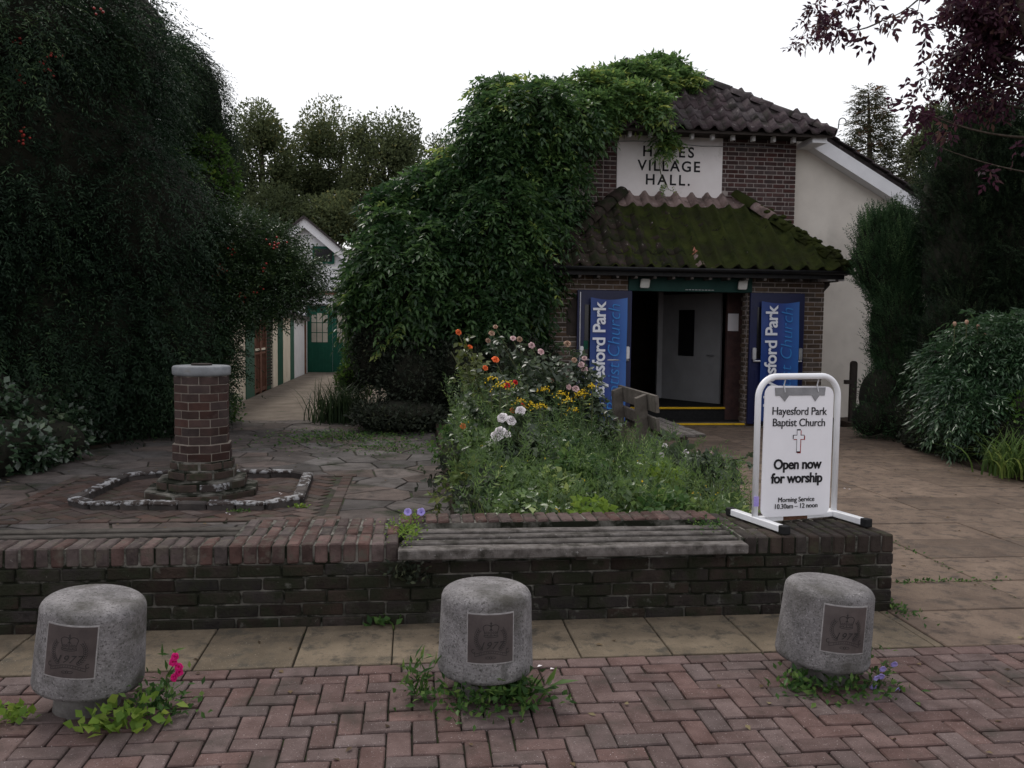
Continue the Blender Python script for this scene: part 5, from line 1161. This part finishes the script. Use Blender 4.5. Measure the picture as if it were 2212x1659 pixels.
compound('feathery_stems', Q, unit(rng.normal(size=P.shape) * .35 + [0, 0, 1]), rdir(len(P)), rng.uniform(.15, .3, len(P)), 7, .045, .008, vbias(P, 2, .3), 'bed', gc, 'stuff', droop=.1, fwd=.8, spread=.6)
yf = inbed(34, .5, 2.3, 5.5, 8.2); yf[:, 2] = .2 + hgt(yf) + .03
leaves('yellow_specks', np.repeat(yf, 3, 0), rdir(102), np.tile([0, -.4, 1.], (102, 1)), .018, .015, rng.uniform(0, 1, 102), 'golden', gc, 'stuff')

def petals(c, r, mat, parent, face_=(0, -.75, .65), name='bloom', rings=((.25, 3, 1.25), (.5, 5, .95), (.8, 6, .55), (1.0, 6, .2))):
    fz = Vector(face_).normalized(); fx = fz.orthogonal().normalized(); fy = fz.cross(fx); mb = MB(); c = Vector(c)
    for (q, k, lift) in rings:
        a0 = random.uniform(0, 6.28)
        for i in range(k):
            a = a0 + 2 * math.pi * i / k; wv_ = math.pi / k * 1.35; vs = []; 
            for jr, (rr_, zz) in enumerate(((.10, -.25), (.55, lift * .35 - .05), (1.0, lift * .8), (1.1, lift * .72 - .12))):
                for s_ in (-1, -.4, .4, 1):
                    aa = a + s_ * wv_ * (1 if jr < 3 else .6); rad_ = r * q * rr_ * (1 + random.uniform(-.07, .07)) * (1 - .12 * s_ * s_)
                    vs.append(c + fx * (rad_ * math.cos(aa)) + fy * (rad_ * math.sin(aa)) + fz * (r * zz + random.uniform(-.06, .06) * r))
            mb.add(vs, [(j * 4 + t, j * 4 + t + 1, j * 4 + t + 5, j * 4 + t + 4) for j in range(3) for t in range(3)])
    return mb.build(name, mat, parent, smooth=True)

def rosebush(label, root, heads, mat, leafm='roseleaf', size=.045, k=140, group='rose bushes in the flower bed', spread=.16, extra=()):
    root = Vector(root); t = thing('rose_bush', label, 'rose', tuple(root), group); Ps = []
    for (hx, hy, Y, m2) in list(heads) + [(e[0], e[1], e[2], None) for e in extra]:
        tip = Vector(at(hx, hy, Y)); b = root + Vector((random.uniform(-.12, .12), random.uniform(-.1, .1), 0)); md = b.lerp(tip, .55) + Vector((random.uniform(-.06, .06), 0, .05))
        pts = [b, b.lerp(md, .5) + Vector((random.uniform(-.03, .03), 0, 0)), md, md.lerp(tip, .5) + Vector((random.uniform(-.02, .02), 0, .01)), tip]
        MB().tube(pts, [.011, .009, .007, .005, .004], 6).build('stem', 'stem', t, smooth=True)
        for _ in range(k // max(1, len(heads) + len(extra))):
            u = random.uniform(.25, .97); i = min(int(u * 4), 3); Ps.append(np.array(pts[i].lerp(pts[i + 1], u * 4 - i)) + rng.normal(size=3) * spread * [.6, .6, .45] * (1.1 - .75 * u))
        if m2: petals(tip + Vector((0, -.01, .01)), size * (1 if m2 == 'rosewhite' else .6) * random.uniform(.8, 1.15), m2, t, (random.uniform(-.5, .5), -.8, random.uniform(.3, .9)))
    P = np.array(Ps); compound('foliage', P, unit(rng.normal(size=P.shape) + [0, -.3, .2]), unit(rng.normal(size=P.shape) * .4 + [0, -.3, 1]), rng.uniform(.08, .14, len(P)), 2, .07, .045, vbias(P, 3, .25), leafm, t, droop=.4, fwd=.4)
    return t
rosebush('tall rose with orange blooms and yellow-green leaves at the left of the bed', (1.02, 9.0, .2), [(990, 720, 8.8, 'roseorange'), (1015, 752, 8.8, 'roseorange')], 'roseorange', 'yroseleaf', .055, 70, spread=.12, extra=[(975, 760, 8.8), (1005, 790, 8.7)])
rosebush('rose with orange blooms in the middle of the bed', (1.1, 8.6, .2), [(1048, 797, 8.3, 'roseorange'), (1070, 779, 8.4, 'roseorange'), (1000, 923, 8.0, 'roseorange'), (1030, 945, 8.0, 'rosefade')], 'roseorange', 'roseleaf', .055, 150, extra=[(990, 850, 8.2), (1020, 880, 8.2)])
rosebush('rose with two deep red blooms behind the goldenrod', (1.35, 8.5, .2), [(1095, 835, 8.2, 'rosered'), (1113, 828, 8.25, 'rosered'), (1128, 880, 8.1, 'rosered'), (1108, 888, 8.1, 'roseorange')], 'rosered', 'roseleaf', .05, 130, extra=[(1140, 830, 8.3), (1080, 860, 8.2)])
rosebush('tallest rose with faded blooms on long bare stems', (1.6, 9.4, .2), [(1070, 708, 9.2, 'rosefade'), (1062, 722, 9.2, 'rosefade'), (1108, 733, 9.1, 'rosepink'), (1122, 735, 9.1, 'rosefade'), (1054, 738, 9.2, 'rosefade')], 'rosefade', 'roseleaf', .05, 110, spread=.15, extra=[(1100, 770, 9), (1130, 790, 9)])
rosebush('pink rose with large leafy crown left of the banner', (1.75, 9.0, .2), [(1168, 762, 8.7, 'rosepink'), (1148, 748, 8.8, 'rosepink')], 'rosepink', 'roseleaf', .065, 330, spread=.30, extra=[(1150, 800, 8.8), (1190, 800, 8.7), (1120, 800, 8.8), (1170, 840, 8.6), (1210, 810, 8.8)])
rosebush('pink rose with fading clusters in front of the blue banner', (2.15, 9.1, .2), [(1240, 780, 8.8, 'rosefade'), (1255, 790, 8.8, 'rosepink'), (1262, 800, 8.8, 'rosepink'), (1225, 745, 9, 'rosefade'), (1228, 838, 8.6, 'rosepink'), (1243, 842, 8.6, 'rosepink'), (1190, 825, 8.7, 'rosefade'), (1262, 776, 8.8, 'rosepink')], 'rosepink', 'roseleaf', .058, 190, spread=.12, extra=[(1200, 800, 8.8), (1215, 830, 8.8)])
rosebush('low rose with big white double blooms facing the street', (1.15, 7.6, .2), [(1085, 905, 7.1, 'rosewhite'), (1103, 911, 7.1, 'rosewhite'), (1080, 935, 7.0, 'rosewhite'), (1094, 940, 7.0, 'rosewhite'), (1124, 890, 7.2, 'rosewhite'), (1074, 944, 7.0, 'rosewhite')], 'rosewhite', 'roseleaf', .046, 170, extra=[(1130, 940, 7.2), (1160, 960, 7.2)])
rosebush('small white rose at the path side of the bed', (2.25, 7.9, .2), [(1428, 985, 7.5, 'rosewhite'), (1480, 978, 7.5, 'rosewhite'), (1435, 965, 7.6, 'rosewhite')], 'rosewhite', 'roseleaf', .032, 130, spread=.13, extra=[(1400, 985, 7.4), (1500, 1000, 7.3), (1470, 1010, 7.2), (1380, 1000, 7.2)])
rosebush('sparse rose leaning over the path with one coral bud', (2.35, 7.2, .2), [(1538, 980, 6.9, 'rosepink')], 'rosepink', 'roseleaf', .03, 190, spread=.16, extra=[(1560, 1000, 6.8), (1530, 1030, 6.7), (1560, 1050, 6.6), (1605, 1000, 6.6)])

def goldenrod(label, px, py, Y, k, w_=.16):
    c = at(px, py, Y); t = thing('goldenrod', label, 'flower', (float(c[0]), float(c[1]), .2), 'goldenrod clumps in the bed'); hd = MB()
    for i in range(k):
        e = c + rng.normal(size=3) * [w_, .12, .06]; MB().tube([(e[0] + random.uniform(-.05, .05), e[1], .2), (e[0], e[1], e[2] - .2), tuple(e)], .005, 5).build('stem', 'stem', t)
        P = np.tile(e, (34, 1)) + rng.normal(size=(34, 3)) * [.036, .03, .010] + [0, 0, 0]; P[:, 2] += .02 - 8 * ((P[:, 0] - e[0]) ** 2)
        leaves('flower_head', P, rdir(34), np.tile([0, -.5, 1.], (34, 1)), .022, .013, rng.uniform(0, 1, 34), 'golden', t, 'stuff')
        zz = np.linspace(.3, e[2] - .05, 26); Q = np.stack([np.full(26, e[0]), np.full(26, e[1]), zz], 1)
        leaves('foliage', Q, unit(rng.normal(size=Q.shape) * [1, 1, .2] + [0, 0, .15]), np.tile([0, 0, 1.], (26, 1)), .10, .018, rng.uniform(.3, 1, 26), 'bed', t)
goldenrod('bright goldenrod head above white roses', 1070, 842, 7.9, 3, .07)
goldenrod('goldenrod stems between the roses and the blue banner', 1210, 855, 8.0, 5, .16)
goldenrod('goldenrod stems close to the bench back', 1262, 862, 8.6, 3, .08)
goldenrod('low goldenrod left of the white rosebuds, behind the seat', 1150, 880, 7.8, 3, .12)

for i, (x, y, h, n_, m_, lb_) in enumerate(((.75, 5.62, .30, 150, 'bed', 'broad-leaved clump at the front left of the bed'), (1.15, 5.58, .26, 150, 'lime', 'yellow-green clump behind the middle of the timber seat'), (1.7, 5.7, .28, 170, 'weed', 'leafy clump at the front of the bed nearer the sign'), (2.15, 5.75, .26, 150, 'bed', 'leafy clump at the front right corner of the bed'),
        (.55, 6.5, .30, 130, 'shrubdark', 'dark straggly clump on the patio side of the bed'), (1.9, 6.6, .36, 190, 'lime', 'pale green clump in the middle of the bed'), (1.3, 6.7, .40, 190, 'weed', 'mid green clump below the white roses'),
        (.46, 5.9, .22, 90, 'shrubdark', 'dark plant spilling over the bed edge nearest the wall'), (.44, 6.9, .30, 110, 'bedgrass', 'brownish stalky plant leaning onto the patio'), (.44, 7.9, .32, 110, 'shrubdark', 'dark leafy plant spilling over the bed edge beside the patio weeds'), (.45, 9.0, .36, 120, 'weed', 'green plant at the far patio corner of the bed'),
        (1.35, 7.6, .44, 220, 'laurel', 'feathery mid green plant right of the white roses'))):
    t = thing('bed_plant', lb_, 'plant', (x, y, .2), 'leafy clumps in the flower bed')
    P = np.stack([rng.normal(x, .15, n_), rng.normal(y, .1, n_), .2 + h * rng.uniform(.3, 1.1, n_)], 1); P[:, 2] -= 2.2 * (P[:, 0] - x) ** 2
    compound('foliage', P, unit(rng.normal(size=P.shape) + [0, -.4, .1]), unit(rng.normal(size=P.shape) * .35 + [0, -.3, 1]), .05, 1, rng.uniform(.05, .07), .04, rng.uniform(.1, 1, n_), m_, t, droop=.4, fwd=.5)
# ---- weeds at wall, bollards and joints
def weed(label, x, y, z0, k, rx, h, mat='weed', L_=.036, W_=.02, name='weed_tuft', grp='weeds in the paving', yr=None):
    t = thing(name, label, 'weed', (x, y, z0), grp); P = np.stack([rng.normal(x, rx, k), rng.normal(y, yr or rx * .6, k), z0 + np.abs(rng.normal(0, h, k))], 1)
    P[:, 2] = np.minimum(P[:, 2], z0 + 2 * h)
    D = unit(np.stack([P[:, 0] - x, P[:, 1] - y, np.full(k, .05)], 1) * 3 + rng.normal(size=P.shape) * .5 + [0, -.1, .25]); leaves('foliage', P, D, unit(rng.normal(size=P.shape) * .4 + [0, -.3, 1]), rng.uniform(.6, 1.3, k) * L_, rng.uniform(.7, 1.2, k) * W_, rng.uniform(.1, 1, k), mat, t); return t
weed('dark leafy weeds under the middle bollard', .30, 3.60, .0, 380, .13, .05); weed('upright weed at the left of the middle bollard', .03, 3.72, 0, 90, .03, .09, L_=.07, W_=.014)
weed('broad bright leaves right of the middle bollard', .47, 3.62, .01, 60, .05, .06, L_=.11, W_=.035)
weed('lime green geranium leaves at the foot of the left bollard', -1.17, 3.52, 0, 90, .07, .045, 'lime', .05, .045); weed('dark weeds right of the left bollard', -1.05, 3.64, 0, 150, .07, .06)
weed('small weeds left of the left bollard', -1.62, 3.62, 0, 60, .05, .035, 'lime', .04, .03)
sn = weed('spindly weed with magenta flowers beside the left bollard', -1.03, 3.72, 0, 70, .04, .11, L_=.05, W_=.014)
MB().tube([(-1.03, 3.7, 0), (-1.02, 3.68, .15), (-.975, 3.66, .22)], .003, 5).build('stem', 'stem', sn)
for k in range(5): petals((-.975 + random.uniform(-.012, .012), 3.655, .15 + .022 * k), .017, 'magenta', sn, (random.uniform(-.6, .6), -.8, .3), rings=((.6, 4, .8), (1, 5, .4)))
weed('dark weeds under the right bollard', 1.93, 3.60, 0, 220, .12, .035); weed('leafy weeds at the left foot of the right bollard', 1.74, 3.66, 0, 110, .05, .045)
hb = weed('wispy lilac harebells beside the right bollard', 2.15, 3.66, 0, 60, .05, .09, L_=.03, W_=.01)
for (px, py) in ((1905, 1442), (1930, 1432), (1890, 1462), (1902, 1458), (1935, 1488), (1885, 1480), (1895, 1495)):
    c = at(px, py, 3.62); MB().tube([(2.13, 3.66, 0), ((2.13 + c[0]) / 2, 3.64, max(c[2] * .8, .03) + .03), tuple(c)], .0015, 4).build('stem', 'stem', hb); petals(c, .016, 'harebell', hb, (random.uniform(-.5, .5), -.6, -.3), rings=((1, 5, .9),))
weed('bright moss and weeds at the left end of the timber seat', -.03, 5.02, .41, 330, .05, .035, 'lime', .022, .014, yr=.13); 
hw_ = weed('pale lilac flowers on the wall top beside the seat', -.02, 5.22, .44, 40, .03, .03, 'lime', .03, .012)
for dx in (-.03, .05): petals((dx, 5.2, .50), .024, 'harebell', hw_, (0, -.6, .3), rings=((1, 5, .8),))
weed('weed hanging below the left end of the timber seat', -.03, 4.66, .24, 110, .05, .05, 'shrubdark', .035, .025)
weed('weeds at the right end of the timber seat', 1.80, 5.05, .42, 150, .06, .02, 'weed', .025, .014, yr=.09)
weed('small clover at the foot of the wall', -.16, 4.66, 0, 30, .04, .02, 'weed', .045, .04); weed('weeds in the path joint by the wall end', 2.82, 4.66, 0, 90, .035, .012, 'weed', .03, .018, yr=.12)
weed('line of weeds in a path joint beyond the wall end', 3.25, 5.19, 0, 160, .28, .008, 'weed', .026, .016, yr=.012); weed('weeds in the long path joint', 3.66, 6.0, 0, 90, .012, .008, 'weed', .025, .015, yr=.6)
pw_ = weed('mat of low weeds across the patio near the dark shrub', -.9, 12.0, PZ, 1100, .55, .015, 'weed', .05, .028, yr=.5); weed('low weeds on the patio in front of the rush clump', -.2, 10.9, PZ, 420, .35, .012, 'weed', .04, .024, yr=.3)
weed('weeds at the corner of the sundial kerb', -.93, 7.36, PZ, 50, .03, .02, 'lime', .035, .02); weed('tuft on the herringbone by the sundial kerb front', -1.42, 7.2, PZ, 50, .04, .015, 'weed', .03, .018)
weed('tuft in the crazy paving near the wall', -.3, 5.75, PZ, 60, .04, .03, 'weed', .05, .012)
# litter of petals and leaves
for (x, y, zz, lb_) in ((.62, 4.02, .004, 'pale petals at the paving edge right of the middle bollard'), (4.4, 8.4, .006, 'pale scrap on the path slabs'), (-1.5, 7.15, PZ + .012, 'pale scrap in front of the sundial kerb'), (-1.2, 8.0, PZ + .014, 'pale scrap inside the sundial kerb')):
    P = np.array([[x, y, zz], [x + .03, y - .05, zz]]); o = leaves('fallen_petal', P, unit(rng.normal(size=(2, 3)) * [1, 1, .05]), np.tile([0, 0, 1.], (2, 1)), .03, .02, np.array([.5, .5]), 'rosewhite'); tag(o, lb_, 'petal', 'fallen petals')

P = np.concatenate([np.stack([rng.uniform(-4.2, .2, 150), 5.5 + 8.5 * rng.random(150) ** .7, np.full(150, PZ + .006)], 1), np.stack([6.4 - 3.2 * rng.random(130) ** 2, rng.uniform(4.3, 13.4, 130), np.full(130, .006)], 1), np.stack([rng.uniform(-2, 3.4, 50), rng.uniform(2.9, 4.6, 50), np.full(50, .005)], 1)])
D = unit(rng.normal(size=P.shape) * [1, 1, .1]); o = leaves('leaf_litter', P, D, unit(rng.normal(size=P.shape) * .25 + [0, 0, 1]), rng.uniform(.02, .045, len(P)), rng.uniform(.012, .026, len(P)), rng.uniform(0, 1, len(P)), 'litter', None, 'stuff'); tag(o, 'scattered brown leaf litter on the paving', 'leaf litter')
